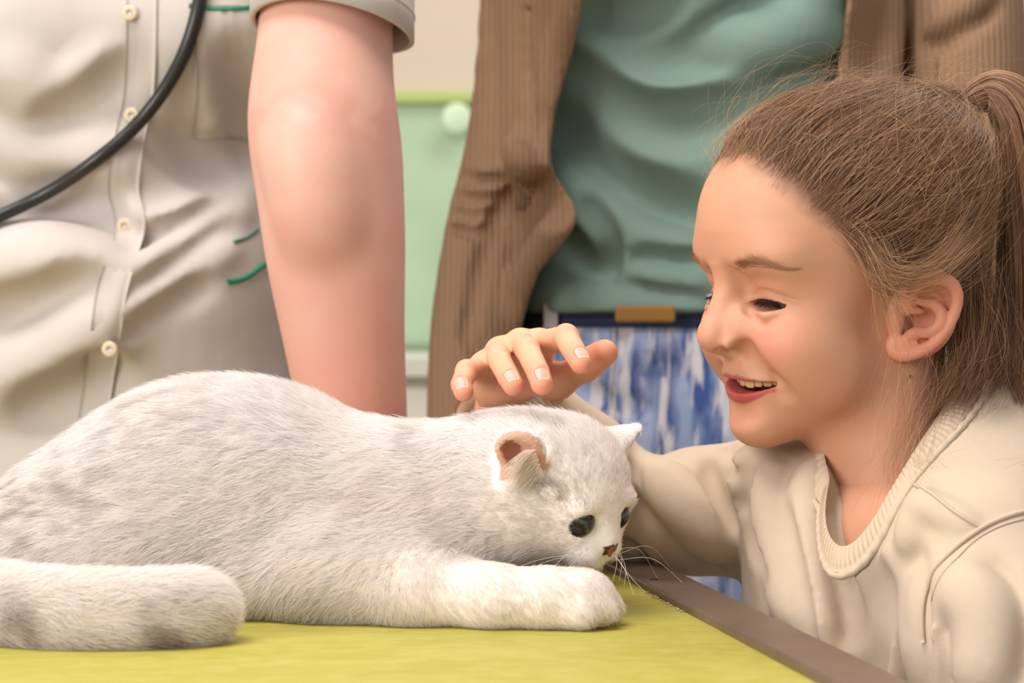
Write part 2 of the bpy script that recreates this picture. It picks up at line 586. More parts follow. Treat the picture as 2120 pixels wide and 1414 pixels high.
# ------------------------------------------------------------------ examination table
tb = link('examination_table', None, None, label='examination table with yellow-green padded top and brown steel edge under the cat', cat='table')
tb.location = (-0.2, 1.15, 0)
def tpart(o):
    o.parent = tb; o.matrix_parent_inverse = Matrix.Translation(-tb.location); return o
def edge_pt(d, side):
    """table's right-hand edge: inner (0) or outer (1) line of the steel strip at distance d"""
    a = (0.0670 + (1.30 - d) * 0.1955)
    return a + side * 0.0345
m_top = mat('table_top', lin(176, 165, 74), 0.5, spec=.3,
            mottle=[(16, lin(164, 158, 56), .75, (1, 2.2, 1)), (55, lin(190, 178, 98), .5, (1, 2, 1)), (120, lin(158, 150, 56), .4, (1, 3, 1))],
            bump=[(260, .15, .0006, (1, 3, 1)), (30, .12, .001, None)])
m_steel = mat('table_edge', lin(118, 98, 84), 0.38, metal=.3, mottle=[(14, lin(100, 80, 68), .7, None), (90, lin(132, 110, 94), .3, (1, 4, 1))])
m_dark = mat('table_frame', lin(70, 66, 62), 0.4, metal=.7)
D0, D1 = 0.70, 1.43
xl = -1.05
def slab(name, xys, z0, z1, m):
    n = len(xys)
    v = [(x, y, z0) for x, y in xys] + [(x, y, z1) for x, y in xys]
    f = [list(range(n))[::-1], list(range(n, 2 * n))] + [[i, (i + 1) % n, n + (i + 1) % n, n + i] for i in range(n)]
    me = bpy.data.meshes.new(name); bm = bmesh.new()
    vs = [bm.verts.new(q) for q in v]
    for q in f: bm.faces.new([vs[i] for i in q])
    bmesh.ops.bevel(bm, geom=bm.edges[:], offset=.0016, segments=2, affect='EDGES', profile=.5)
    bm.to_mesh(me); bm.free()
    return tpart(link(name, me, m))
slab('table_top', [(xl, D0), (edge_pt(D0, 0) + .004, D0), (edge_pt(D1, 0) + .004, D1), (xl, D1)], TABLE_Z - .03, TABLE_Z, m_top)
slab('edge_strip', [(edge_pt(D0, 0), D0), (edge_pt(D0, 1), D0), (edge_pt(D1, 1), D1), (edge_pt(D1, 0), D1)], TABLE_Z - .034, TABLE_Z + .005, m_steel)
slab('edge_strip', [(xl, D1), (edge_pt(D1, 1), D1), (edge_pt(D1, 1) - .004, D1 + .02), (xl, D1 + .02)], TABLE_Z - .034, TABLE_Z + .005, m_steel)
slab('pedestal', [(-.55, 1.0), (-.25, 1.0), (-.25, 1.2), (-.55, 1.2)], 0.03, TABLE_Z - .035, m_dark)
slab('foot', [(-.8, .85), (0.0, .85), (0.0, 1.32), (-.8, 1.32)], 0.0, 0.035, m_dark)
# screw in the steel strip and crumbs of old sealant along its inner edge
s0 = P(1354, 1208, table_depth(1208) * .985); s0[2] = TABLE_Z + .0052
v, f = ell_geo(s0, (.0028, .0026, .0006)); tpart(link('screw', raw_mesh('screw', v, f), m_dark))
cr = []; cf = []
for i in range(46):
    d = 1.135 + .10 * random.random()
    c = (edge_pt(d, 0) - .0015 + random.gauss(0, .0008), d, TABLE_Z + .0004)
    v, f = ell_geo(c, (.0008 * random.uniform(.4, 1.6), .0009 * random.uniform(.4, 1.8), .0004), nu=6, nv=4)
    cf += [[q + len(cr) for q in g] for g in f]; cr += v
tpart(link('sealant_crumbs', raw_mesh('sealant_crumbs', cr, cf), mat('old_sealant', lin(186, 170, 130), .9), kind='stuff'))
# ------------------------------------------------------------------ the girl: head
YAW, PITCH, ROLL = math.radians(25), math.radians(8), math.radians(4.0)
HEAD_S = 1.0
def head_frame():
    f = np.array([-math.cos(YAW), -math.sin(YAW), 0.0])
    l = np.array([math.sin(YAW), -math.cos(YAW), 0.0])
    u = np.array([0, 0, 1.0])
    f2 = f * math.cos(PITCH) - u * math.sin(PITCH); u2 = u * math.cos(PITCH) + f * math.sin(PITCH)
    l3 = l * math.cos(ROLL) - u2 * math.sin(ROLL); u3 = u2 * math.cos(ROLL) + l * math.sin(ROLL)
    return np.stack([f2, l3, u3], 1) * HEAD_S
HM = head_frame()
EAR_W = P(1872, 668, 1.165)                      # near ear canal
HO = EAR_W - HM @ (np.array([-2, 61, -11]) * MM)
HMn = HM / HEAD_S

skin_m = mat('girl_skin', None, 0.5, attr=True, spec=.35, sss=.16, sss_s=.004,
             bump=[(900, .05, .0004, None)], mottle=[(90, lin(214, 140, 104), .12, None)])

hv = Vol(np.array([-115, -95, -225]) * MM, np.array([125, 95, 140]) * MM, 1.15 * MM, HMn, HO)
WARP_U = [-90, -60, -30, -10, 10, 20, 32, 52]; WARP_S = [8.5, 9.5, 9.5, 9.5, 8.0, 6.0, 2.4, 0.0]
def head_warp(p):
    p = np.array(p, float)
    t = sstep(0.0, .065, p[..., 0])
    p[..., 0] -= t * np.interp(p[..., 2] / MM, WARP_U, WARP_S) * MM
    return p
hv.toW = lambda p: head_warp(p) @ HMn.T + HO
def head_unwarp(w):
    q = (np.asarray(w) - HO) @ HMn; p = q.copy()
    for _ in range(4):
        p[..., 0] = q[..., 0] + sstep(0.0, .065, p[..., 0]) * np.interp(q[..., 2] / MM, WARP_U, WARP_S) * MM
    return p
hv.toL = head_unwarp
# skull, nape, face block, jaw
hv.ell(m3(-3, 0, 50), m3(91, 69, 70), k=.001)
hv.ell(m3(-50, 0, 74), m3(44, 54, 42), k=.03)
hv.ell(m3(-40, 0, 14), m3(48, 54, 52), k=.02)
hv.ell(m3(40, 0, 2), m3(46, 55, 66), k=.02)
hv.ell(m3(36, 0, -42), m3(50, 48, 39), k=.018)
hv.ell(m3(73, 0, -66), m3(18, 20, 16), k=.016)
hv.ell(m3(60, 34, -14), m3(24, 21, 21), k=.014, mir=True)
hv.ell(m3(44, 41, -34), m3(30, 18, 24), k=.014, mir=True)
hv.ell(m3(63, 20, 35), m3(17, 27, 12), k=.016, mir=True)
hv.ell(m3(70, 0, -32), m3(18, 28, 20), k=.012)
# orbits
hv.ell(m3(87, 29, 15), m3(12, 17, 9.5), k=.010, sub=True, mir=True)
hv.ell(m3(88, 14, 20), m3(7, 5, 9), k=.008, sub=True, mir=True)
# nose
hv.cone(m3(80, 0, 24), m3(97, 0, -4), .0075, .0085, k=.008)
hv.ell(m3(101, 0, -10.5), m3(9.6, 9.8, 9.2), k=.006)
hv.ell(m3(91, 11.0, -15.5), m3(10.5, 7.0, 7.2), k=.006, mir=True)
hv.cone(m3(100, 0, -16), m3(91, 0, -21), .004, .0045, k=.004)
hv.ell(m3(94.5, 8.4, -21.0), m3(6.5, 3.3, 4.6), euler(0, -.25, -.3), k=.0015, sub=True, mir=True)
sf(hv, [m3(86, 18.5, -10), m3(85, 19.5, -15), m3(86, 18, -21)], .0035, [.0000, .0006, .0004], k=.005, n=6)
hv.ell(m3(80, 22, -11), m3(9, 9, 12), k=.012, mir=True)
hv.ell(m3(86, 12, -5), m3(10, 8, 10), k=.009, mir=True)
hv.ell(m3(96.5, 10.8, -20.4), m3(5.2, 4.4, 2.6), euler(0, -.15, -.3), k=.0010, sub=True, mir=True)
# eyelids
ED = -2.7
EYE_C = m3(64.5, 28, 17 + ED); EYE_R = .0122
hv.ell(EYE_C + m3(1.0, 0, 0), m3(13.6, 13.8, 13.2), k=.005, mir=True)
# lower-lid bag of the smile and the fold under it
sf(hv, [m3(76, 17, 6 + ED), m3(79, 27, 2.5 + ED), m3(74, 38, 5 + ED)], [.003, .005, .003], [.0006, .0016, .0004], k=.004, sub=False, n=8)
sf(hv, [m3(77, 16, 3.0 + ED), m3(80, 24, -3.0 + ED), m3(79, 31, -3.0 + ED), m3(74, 40, 1.5 + ED)], .0022, [.0003, .0016, .0015, .0002], k=.0025, n=10)
# upper lid crease
sf(hv, [m3(76, 15.0, 13.0 + ED), m3(79.6, 22, 18.0 + ED), m3(78, 32, 18.2 + ED), m3(72, 41, 14.0 + ED), m3(65, 48, 10.5 + ED)], .0016, [.0008, .0018, .0018, .0016, .0004], k=.0012, n=12)
# smile folds
sf(hv, [m3(86, 18.5, -16), m3(83, 23, -24), m3(78, 30, -33), m3(74, 33, -43)], .006, [.0002, .0014, .0020, .0005], k=.008, n=10)
hv.ell(m3(63, 35, -20), m3(19, 15, 17), k=.016, mir=True)
# mentolabial hollow
hv.ell(m3(94, 0, -58), m3(7, 16, 4.2), k=.010, sub=True)
# lips and mouth
MW = 27.0
def arc_u(l): return -41.2 + 0.8 * (l / MW) ** 2
def arc_f(l): return 86.0 - 11.0 * (np.abs(l) / MW) ** 2.0
up_pts = []; lo_pts = []
for l in np.linspace(-27, 27, 15):
    q = 1 - (abs(l) / 27.5) ** 2
    bow = 0.9 * math.exp(-((abs(l) - 6) / 4) ** 2)
    up_pts.append((m3(arc_f(l) - .8 + .6 * q, l, arc_u(l) + 1.2 + 3.3 * q + bow), (1.2 + 1.8 * q) * MM))
    lo_pts.append((m3(arc_f(l) - 1.6 - 0.6 * q, l, arc_u(l) - 1.2 - 6.0 * q), (.7 + 3.2 * q) * MM))
hv.tube([p for p, r in up_pts], [r for p, r in up_pts], k=.003)
hv.tube([p for p, r in lo_pts], [r for p, r in lo_pts], k=.003)
def mouth_fn(X, Y, Z):
    l = Y / MM; q = np.clip(1 - (np.abs(l) / 27.0) ** 2, 0, 1)
    hh = 4.0 * q ** .7 + .15
    uc = arc_u(l) - 1.2 * q
    f0 = arc_f(l)
    return np.maximum(np.maximum(np.abs(Z / MM - uc) - hh, (f0 - 13) - X / MM), np.abs(l) - 26.8) * MM
hv.apply(mouth_fn, m3(55, -28, -56), m3(112, 28, -28), .0008, sub=True)
# corner dimples
sf(hv, [m3(77, 29, -32), m3(75, 30, -37)], .003, .001, k=.003, n=4)
# eye slits: the lids lowered, looking at the cat
def slit(sign):
    def fn(X, Y, Z):
        l = (Y / MM * sign - 28.0)
        q = np.clip(1 - (l / 14.6) ** 2, 0, 1)
        top = 10.4 + ED + 2.6 * q - .07 * l
        bot = 10.1 + ED - 3.2 * q ** .8 - .03 * l
        z = Z / MM
        return np.maximum(np.maximum(z - top, bot - z), np.maximum(np.abs(l) - 14.4, 58 - X / MM)) * MM
    hv.apply(fn, m3(56, 12 if sign > 0 else -44, 0), m3(95, 44 if sign > 0 else -12, 18), .0005, sub=True)
slit(1); slit(-1)

# nostril rim seen from the side
for q_ in (hv.hits([(1483, 728), (1497, 725), (1511, 727)], -.0002, d0=1.0, d1=1.3),):
    if len(q_) > 1: hv.tube([hv.toL(x) for x in q_], [.0012, .0019, .0012], k=.0012, sub=True, mir=True, n=6)
# neck
NB_W = P(1845, 1045, 1.205); nb = hv.toL(NB_W)
nk_top = m3(-12, 0, -10)
hv.cone(nk_top, nk_top + (nb - nk_top) * 1.4, .047, .043, k=.020)
# ears: a cup with helix, antihelix, concha, tragus and lobe
EZ = 0.052 * MM                        # outline units to metres
ev = Vol(m3(-52, 40, -50), m3(24, 92, 34), .65 * MM, HMn, HO)
EAR_A = np.array([-math.cos(math.radians(34)), math.sin(math.radians(34)), 0.0]); EAR_N = np.array([.56, .83, 0.0])
def ear(sign):
    hv = ev
    ca, sa = math.cos(math.radians(34)), math.sin(math.radians(34))
    A = np.array([-ca, sa, 0.0]); B = np.array([-.04, 0, .92]); N = np.array([sa, ca, 0.0])
    O = m3(-5.5, 59.5, -13.5)
    S = np.array([1, sign, 1.0])
    def e(x, y, n=0.0):
        return (O + A * (x - 480) * EZ * 1.04 + B * (800 - y) * EZ + N * n * MM) * S
    Rm = np.stack([A * S, B * S, N * S], 1)
    hv.ell(e(640, 640, -1.5), m3(20.5, 26, 2.6), np.stack([(A * .93 - B * .36) * S, (B * .93 + A * .36) * S, N * S], 1), k=.002)
    hv.ell(e(650, 720, -7), m3(14, 15, 9), Rm, k=.004)
    hv.ell(e(400, 1060, 1.0), m3(8, 8, 3.2), Rm, k=.004)
    hv.ell(e(560, 1040, .8), m3(9, 7, 2.8), Rm, k=.004)
    # concha, scapha, triangular fossa
    hv.ell(e(640, 740, 2.0), m3(10.5, 9, 8.0), Rm, k=.0012, sub=True)
    hv.ell(e(460, 780, 1.0), m3(7.0, 6.8, 10), Rm, k=.0012, sub=True)
    hv.tube([e(620, 380, 2.6), e(760, 340, 2.4), e(880, 420, 2.3), e(925, 560, 2.2), e(900, 720, 2.2), e(820, 870, 2.2), e(700, 960, 2.4), e(620, 985, 2.6)],
            [.0032, .0034, .003, .0028, .0026, .0024, .0026, .0024], k=.0015, sub=True, n=18)
    hv.ell(e(690, 430, 2.5), m3(5.5, 4, 3.4), Rm, k=.0015, sub=True)
    # helix
    hv.tube([e(470, 640, -1.0), e(520, 480, 1.0), e(560, 350, 2.0), e(660, 265, 2.6), e(800, 235, 2.8), e(930, 290, 2.8), e(1000, 410, 2.8),
             e(1005, 560, 2.6), e(960, 720, 2.4), e(875, 885, 2.2), e(750, 1030, 2.0), e(600, 1120, 1.6), e(430, 1150, 1.4), e(310, 1090, .6), e(290, 1000, -1)],
            [.002, .0024, .0028, .0032, .0034, .0035, .0034, .0031, .003, .003, .0032, .0034, .0036, .0034, .003], k=.0016, n=40)
    # antihelix to antitragus
    hv.tube([e(640, 520, .6), e(770, 560, 1.6), e(840, 680, 2.2), e(815, 800, 2.4), e(700, 890, 2.4), e(560, 880, 2.4), e(480, 930, 1.8)],
            [.0022, .0028, .003, .003, .0028, .0028, .0026], k=.0018, n=18)
    hv.tube([e(500, 600, -.5), e(560, 620, -.5), e(640, 640, -1)], [.0022, .0016, .0012], k=.002, n=6)
    # tragus
    hv.ell(e(360, 740, 1.0), m3(4.2, 6.0, 3.4), Rm, k=.004)
ear(1)
# skin colouring of the face: natural tone, rosy cheeks, lips, brows' roots, scalp
SK = lin(205, 151, 122)
def head_dir(l):
    c = m3(-5, 0, 42); q = l - c; r = np.linalg.norm(q, axis=-1)
    az = np.degrees(np.arctan2(np.abs(q[..., 1]), q[..., 0])); el = np.degrees(np.arcsin(q[..., 2] / (r + 1e-9)))
    return az, el, r
# hairline: elevation of the hair's lower limit by azimuth (0 = forehead, 180 = nape)
HAIRLINE = np.array([(0, 29), (12, 28), (26, 22), (36, 15), (46, 7), (55, -5), (65, -20), (73, -34), (82, -38), (92, -38), (100, -34), (112, -18), (125, -42), (150, -52), (180, -54)], float)
def hair_limit(az): return np.interp(az, HAIRLINE[:, 0], HAIRLINE[:, 1])
def gauss(l, c, r):
    d = (l - np.array(c) * MM) / (np.array(r, float) * MM)
    return np.exp(-(d ** 2).sum(-1))
def girl_color(l, w):
    n = len(l); c = np.tile(SK, (n, 1))
    ls = l.copy(); ls[:, 1] = np.abs(ls[:, 1])
    def mixc(c, t, a): return c * (1 - t[:, None]) + np.asarray(a) * t[:, None]
    c = mixc(c, .55 * gauss(ls, (80, 36, -14), (22, 17, 16)), lin(228, 138, 120))
    c = mixc(c, .30 * gauss(ls, (104, 0, -9), (12, 14, 9)), lin(226, 146, 118))
    c = mixc(c, .28 * gauss(ls, (90, 0, -66), (16, 16, 13)), lin(222, 142, 116))
    c = mixc(c, .30 * gauss(ls, (76, 28, 17), (12, 16, 8)), lin(200, 122, 104))
    c = mixc(c, .30 * gauss(ls, (0, 72, 0), (30, 14, 30)), lin(226, 136, 112))
    c = mixc(c, .12 * sstep(.45, .7, fbm(l, 60, 3)), lin(212, 142, 108))
    c = mixc(c, .25 * gauss(ls, (80, 24, 32), (14, 15, 5)), lin(176, 116, 80))
    # lips
    lm = l[:, 1] / MM; lm_q = np.clip(1 - (np.abs(lm) / 27.5) ** 2, 0, 1)
    du = l[:, 2] / MM - arc_u(lm); fr = (l[:, 0] / MM > 66) & (np.abs(lm) < 27.5)
    uu_ = 1.3 + 4.2 * lm_q + 1.0 * np.exp(-((np.abs(lm) - 6) / 4) ** 2)
    tu = sstep(uu_ + .9, uu_ - .6, du) * sstep(-5, -4, du)
    td = sstep(-2.4 - 9.6 * lm_q - .8, -2.4 - 9.6 * lm_q + .8, du) * sstep(0, -1, du)
    t = np.where(fr, np.maximum(tu, td), 0) * sstep(0, .12, lm_q) * .9
    c = mixc(c, t, np.where((du > -1)[:, None], lin(168, 82, 80), lin(182, 70, 76)))
    # inside of the mouth
    ins = fr & (l[:, 0] / MM < arc_f(lm) - 6.5) & (du > -7) & (du < 6) & (l[:, 0] / MM > 60)
    c[ins & (lm_q > .02)] = lin(112, 40, 40)
    # scalp under the hair
    az, el, r = head_dir(l)
    sc = sstep(-2, 13, el - hair_limit(az) + 7 * (fbm(l, 150, 9) - .5)) * (r > .06)
    c = mixc(c, sc * .85, lin(84, 56, 40))
    return c
gv, gf = hv.mesh(); gv = relax(gv, gf, 2)
def ear_color(l):
    c = np.tile(lin(222, 154, 126), (len(l), 1))
    t = sstep(.3, .75, fbm(l, 70, 5))[:, None] * .35
    c = c * (1 - t) + lin(228, 134, 110) * t
    return c
qv, qf = ev.mesh(); qv = relax(qv, qf, 1)
GIRL_PARTS = [(hv.toW(gv), gf, girl_color(gv, None)), (hv.toW(qv), qf, ear_color(qv)), (hv.toW(qv * np.array([1, -1, 1])), qf[:, ::-1], ear_color(qv))]   # joined with hand and trunk below

def hl(*a):
    return hv.toW(m3(*a))
GIRL_CHILD = []     # made before the body mesh exists, parented to it afterwards
def gc(o): GIRL_CHILD.append(o); return o

# eyeballs
def eye_mat():
    m = bpy.data.materials.new('girl_eye'); m.use_nodes = True
    m.node_tree.nodes['Principled BSDF'].inputs['Roughness'].default_value = .08
    at = m.node_tree.nodes.new('ShaderNodeAttribute'); at.attribute_name = 'Col'
    m.node_tree.links.new(at.outputs['Color'], m.node_tree.nodes['Principled BSDF'].inputs['Base Color'])
    return m
m_eye = eye_mat()
for sgn in (1, -1):
    c = EYE_C * np.array([1, sgn, 1])
    v, f = ell_geo((0, 0, 0), (EYE_R,) * 3, nu=40, nv=40)
    v = np.array(v); g = np.array([.83, -.05 * sgn, -.50]); g /= np.linalg.norm(g)
    cs = (v / EYE_R) @ g
    col = np.where((cs > math.cos(math.radians(33)))[:, None], lin(46, 26, 18), lin(168, 148, 140))
    col = np.where((cs > math.cos(math.radians(14)))[:, None], lin(10, 7, 6), col)
    gc(link('eyeball', raw_mesh('eyeball', hv.toW(v + c), f, col), m_eye, label='dark brown eye under a lowered lid'))

# teeth: separate little crowns on an arc behind the upper lip
m_tooth = mat('tooth_enamel', lin(224, 196, 146), .22, sss=.1, sss_s=.002)
for (l0, w, hgt) in ((-18, 6.0, 4.2), (-11.8, 5.6, 4.6), (-4.6, 7.6, 5.6), (3.6, 7.8, 5.8), (10.8, 5.4, 5.0), (16.8, 5.8, 4.8), (21.8, 5.0, 4.2)):
    f0 = arc_f(l0) - 5.8; ang = math.atan2(2 * 14 * l0 / MW ** 2, 1)
    R = np.array([[math.cos(ang), math.sin(ang), 0], [-math.sin(ang), math.cos(ang), 0], [0, 0, 1.0]])
    me = bpy.data.meshes.new('tooth'); bm = bmesh.new(); bmesh.ops.create_cube(bm, size=1)
    bmesh.ops.bevel(bm, geom=bm.edges[:], offset=.28, segments=3, affect='EDGES', profile=.5)
    uc = arc_u(l0) + 3.6 - hgt / 2
    for q in bm.verts:
        p = np.array(q.co) * np.array([3.4, w * 1.04, hgt * 1.35]); p[1] *= 1 - .1 * (p[2] > 0)
        q.co = hv.toW((R.T @ p + np.array([f0, l0, uc])) * MM)
    bm.to_mesh(me); bm.free()
    for pl in me.polygons: pl.use_smooth = True
    gc(link('tooth', me, m_tooth))
# tongue / lower mouth
v, f = ell_geo(m3(66, 0, -50), m3(13, 14, 4.5)); gc(link('tongue', raw_mesh('tongue', hv.toW(np.array(v)), f), mat('tongue', lin(150, 62, 62), .35)))

# lashes and brows
m_lash = mat('lash_hair', lin(38, 24, 18), .5)
pts = []
for sgn in (1, -1):
    for i in range(170):
        t = RNG.uniform(-1, 1); l0 = 13.6 * t
        q = max(0, 1 - t * t)
        base = np.array([0, 28 + l0, 10.3 + ED + 2.6 * q - .07 * l0])
        dx = 13.9 ** 2 - l0 ** 2 - (base[2] - 17 - ED) ** 2
        base[0] = 65.3 + math.sqrt(max(dx, 4)) * 1.01
        L = RNG.uniform(5.5, 8.4) * (.7 + .3 * q)
        out = np.array([.72, .50 * t + .08, -.62 + RNG.normal(0, .06)]); out /= np.linalg.norm(out)
        s = np.linspace(0, 1, 5)[:, None]
        p = base + out * L * s + np.array([.15, 0, 1.0]) * 2.2 * s ** 2
        p[:, 1] *= sgn
        pts.append(hv.toW(p * MM))
gc(curves_obj('eyelashes', pts, np.linspace(.00012, .00003, 5), m_lash, kind='stuff'))
pts = []
for sgn in (1, -1):
    for i in range(600):
        t = np.clip(RNG.beta(1.9, 1.7), 0, 1)
        c = lerp_path([(84, 16, 30.0), (82, 23, 34.2), (75, 33, 36.0), (63, 46, 29.0)], 50)[int(t * 49)]
        wd = 3.2 * (1 - t) ** .6 + .9
        c = c + np.array([0, 0, RNG.normal(0, .45) * wd])
        p0 = c * MM
        g = hv.grad(p0[None])[0]; p0 = p0 - g * hv.sample(p0[None])[0]
        dr = np.array([-.35 - .4 * t, .75, .62 - 1.0 * t - .15 * (c[2] - 34)]); dr /= np.linalg.norm(dr)
        L = RNG.uniform(4.5, 7) * MM
        s = np.linspace(0, 1, 4)[:, None]
        p = p0 + dr * L * s
        p = p - hv.grad(p) * hv.sample(p)[:, None] + hv.grad(p) * (.0002 + .0007 * s)
        p[:, 1] *= sgn
        pts.append(hv.toW(p))
gc(curves_obj('eyebrows', pts, np.linspace(.000042, .000015, 4), mat('brow_hair', lin(158, 110, 76), .5), kind='stuff'))
# ------------------------------------------------------------------ the girl's hair, combed back into a high ponytail
m_hair = hair_mat('girl_hair', .32)
HC = m3(-5, 0, 42)
TIE = m3(-92, 0, 101)
# radial size of the head around HC, on a lat-long table
_az = np.radians(np.arange(-180, 181, 3)); _el = np.radians(np.arange(-75, 91, 3))
AA, EE = np.meshgrid(_az, _el, indexing='ij')
_dir = np.stack([np.cos(EE) * np.cos(AA), np.cos(EE) * np.sin(AA), np.sin(EE)], -1)
_rr = np.arange(.135, .04, -.001)
_val = np.stack([hv.sample(HC + _dir * r) for r in _rr], -1)
RAD = _rr[np.argmax(_val < 0, axis=-1)]
def head_radius(d):
    a = np.arctan2(d[..., 1], d[..., 0]); e = np.arcsin(np.clip(d[..., 2], -1, 1))
    x = np.clip((np.degrees(a) + 180) / 3, 0, RAD.shape[0] - 1.001); y = np.clip((np.degrees(e) + 75) / 3, 0, RAD.shape[1] - 1.001)
    i, j = x.astype(int), y.astype(int); fx, fy = x - i, y - j
    return (RAD[i, j] * (1 - fx) * (1 - fy) + RAD[i + 1, j] * fx * (1 - fy) + RAD[i, j + 1] * (1 - fx) * fy + RAD[i + 1, j + 1] * fx * fy)
HAIR_D, HAIR_M, HAIR_L = lin(78, 50, 36), lin(154, 110, 78), lin(220, 178, 132)
def hair_cols(n, bright=0.0):
    t = np.clip(RNG.beta(2.0, 2.6, n) + bright, 0, 1)
    c = np.where((t < .5)[:, None], HAIR_D + (HAIR_M - HAIR_D) * (t / .5)[:, None], HAIR_M + (HAIR_L - HAIR_M) * ((t - .5) / .5)[:, None])
    return c
def scalp_roots(n, amin=-1.5, amax=99, soft=.12):
    d = unit(RNG.normal(size=(n * 4, 3)))
    az, el, r = head_dir(HC + d * .1)
    lim = hair_limit(az)
    ok = (el > lim + amin) & (el < lim + amax) & (RNG.uniform(size=len(el)) < soft + (1 - soft) * sstep(-2, 12, el - lim))
    return d[ok][:n]
def comb(d0, K=16, lift=None, jit=.03, tie=TIE, spread=.006, tmax=None):
    """strands lying on the head from root directions d0 to the hair tie"""
    n = len(d0)
    dt = unit(tie - HC)
    low = np.stack([fbm(d0 * .1, 160, 21, 2), fbm(d0 * .1, 160, 31, 2), fbm(d0 * .1, 160, 41, 2)], -1) - .5
    t = np.linspace(0, 1, K)[None, :] * (np.ones(n) if tmax is None else tmax)[:, None]
    om = np.arccos(np.clip(d0 @ dt, -1, 1))[:, None]
    so = np.sin(om) + 1e-6
    d = (np.sin((1 - t) * om) / so)[..., None] * d0[:, None, :] + (np.sin(t * om) / so)[..., None] * dt
    bell = (np.sin(np.pi * np.clip(t, 0, 1)))[..., None]
    j = low * .22 + RNG.normal(size=(n, 3)) * jit
    d = unit(d + bell * j[:, None, :])
    # sides sag a little before rising to the tie
    sag = np.abs(d0[:, 1:2]) * np.clip(.5 - d0[:, 2:3], 0, 1)
    d = unit(d + (np.sin(np.pi * t) * (1 - t))[..., None] * np.array([0, 0, -.28]) * sag[:, None, :])
    if lift is None: lift = RNG.uniform(.0008, .0075, n)
    az, el, r = head_dir(HC + d0 * .1)
    edge = sstep(0, 14, el - hair_limit(az))
    vol = (.25 + .75 * edge)[:, None]
    frontal = np.exp(-((az / 40.0) ** 2)) * np.exp(-(((el - hair_limit(az) - 8) / 16) ** 2))
    lift = lift + .0035 * frontal
    R = head_radius(d) + sstep(0, .12, t) * lift[:, None] * vol * (.25 + .75 * np.sin(np.pi * np.clip(t * 1.1 + .08, 0, 1)) ** .7)
    tr = np.linalg.norm(tie - HC)
    w = sstep(.80, 1.0, t)
    R = R * (1 - w) + tr * w
    p = HC + d * R[..., None]
    off = RNG.normal(size=(n, 3)) * spread
    p = p + off[:, None, :] * (t ** 5)[..., None]
    return p
KS = 16
# a dense under-layer and a looser upper layer
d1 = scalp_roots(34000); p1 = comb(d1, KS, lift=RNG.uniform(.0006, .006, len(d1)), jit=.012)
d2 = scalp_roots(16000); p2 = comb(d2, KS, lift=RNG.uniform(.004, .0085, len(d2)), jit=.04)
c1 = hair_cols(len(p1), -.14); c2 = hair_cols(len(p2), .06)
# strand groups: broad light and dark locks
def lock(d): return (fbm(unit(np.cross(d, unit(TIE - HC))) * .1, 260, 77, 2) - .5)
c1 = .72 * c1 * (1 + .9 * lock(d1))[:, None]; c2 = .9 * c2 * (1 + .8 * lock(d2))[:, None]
# fine short hair along the forehead and temples
d3 = scalp_roots(15000, -3.0, 14.0, soft=.8); p3 = comb(d3, KS, lift=RNG.uniform(.0004, .004, len(d3)), jit=.12, tmax=RNG.uniform(.12, .5, len(d3)))
c3 = hair_cols(len(p3), .10)
# stray hairs lifting off the crown
d4 = scalp_roots(900); p4 = comb(d4, KS, lift=RNG.uniform(.005, .012, len(d4)), jit=.22, tmax=RNG.uniform(.3, .9, len(d4)))
bow = RNG.normal(size=(len(p4), 3)) * .006 + unit(p4[:, -1] - HC) * RNG.uniform(0, .012, (len(p4), 1))
p4 = p4 + bow[:, None, :] * (np.linspace(0, 1, KS) ** 2)[None, :, None]
c4 = hair_cols(len(p4), .25)
# tousled hairs lying across the others
d5 = scalp_roots(1500, 4.0)
tg = unit(TIE - HC) + RNG.normal(size=(len(d5), 3)) * .42
tg = unit(tg - d5 * (tg * d5).sum(1, keepdims=True)); bend = np.cross(d5, tg) * RNG.normal(0, .5, (len(d5), 1))
ss_ = np.linspace(0, 1, KS)[None, :, None] * RNG.uniform(.25, .75, (len(d5), 1, 1))
d5p = unit(d5[:, None, :] + tg[:, None, :] * ss_ + bend[:, None, :] * ss_ ** 2)
p5 = HC + d5p * (head_radius(d5p) + RNG.uniform(.0065, .0115, (len(d5), 1)) * sstep(0, .15, np.linspace(0, 1, KS))[None, :])[..., None]
az5, el5, _r5 = head_dir(HC + d5p * .1)
p5 = p5[((el5 - hair_limit(az5)) > 1).all(1)]
c5 = hair_cols(len(p5), .22)
hp = np.vstack([p1, p2, p3, p4, p5]); hcol = np.vstack([c1, c2, c3, c4, c5])
hrad = np.concatenate([np.full(len(p1), .00011), np.full(len(p2), .00009), np.full(len(p3), .000045), np.full(len(p4), .00006), np.full(len(p5), .00006)])
hrad = hrad[:, None] * (np.linspace(1, .55, KS) * (.35 + .65 * sstep(0, .12, np.linspace(0, 1, KS))))[None, :]
gc(curves_obj('hair', hv.toW(hp), hrad, m_hair, col=hcol, kind='stuff', label='light brown hair combed back from the forehead'))

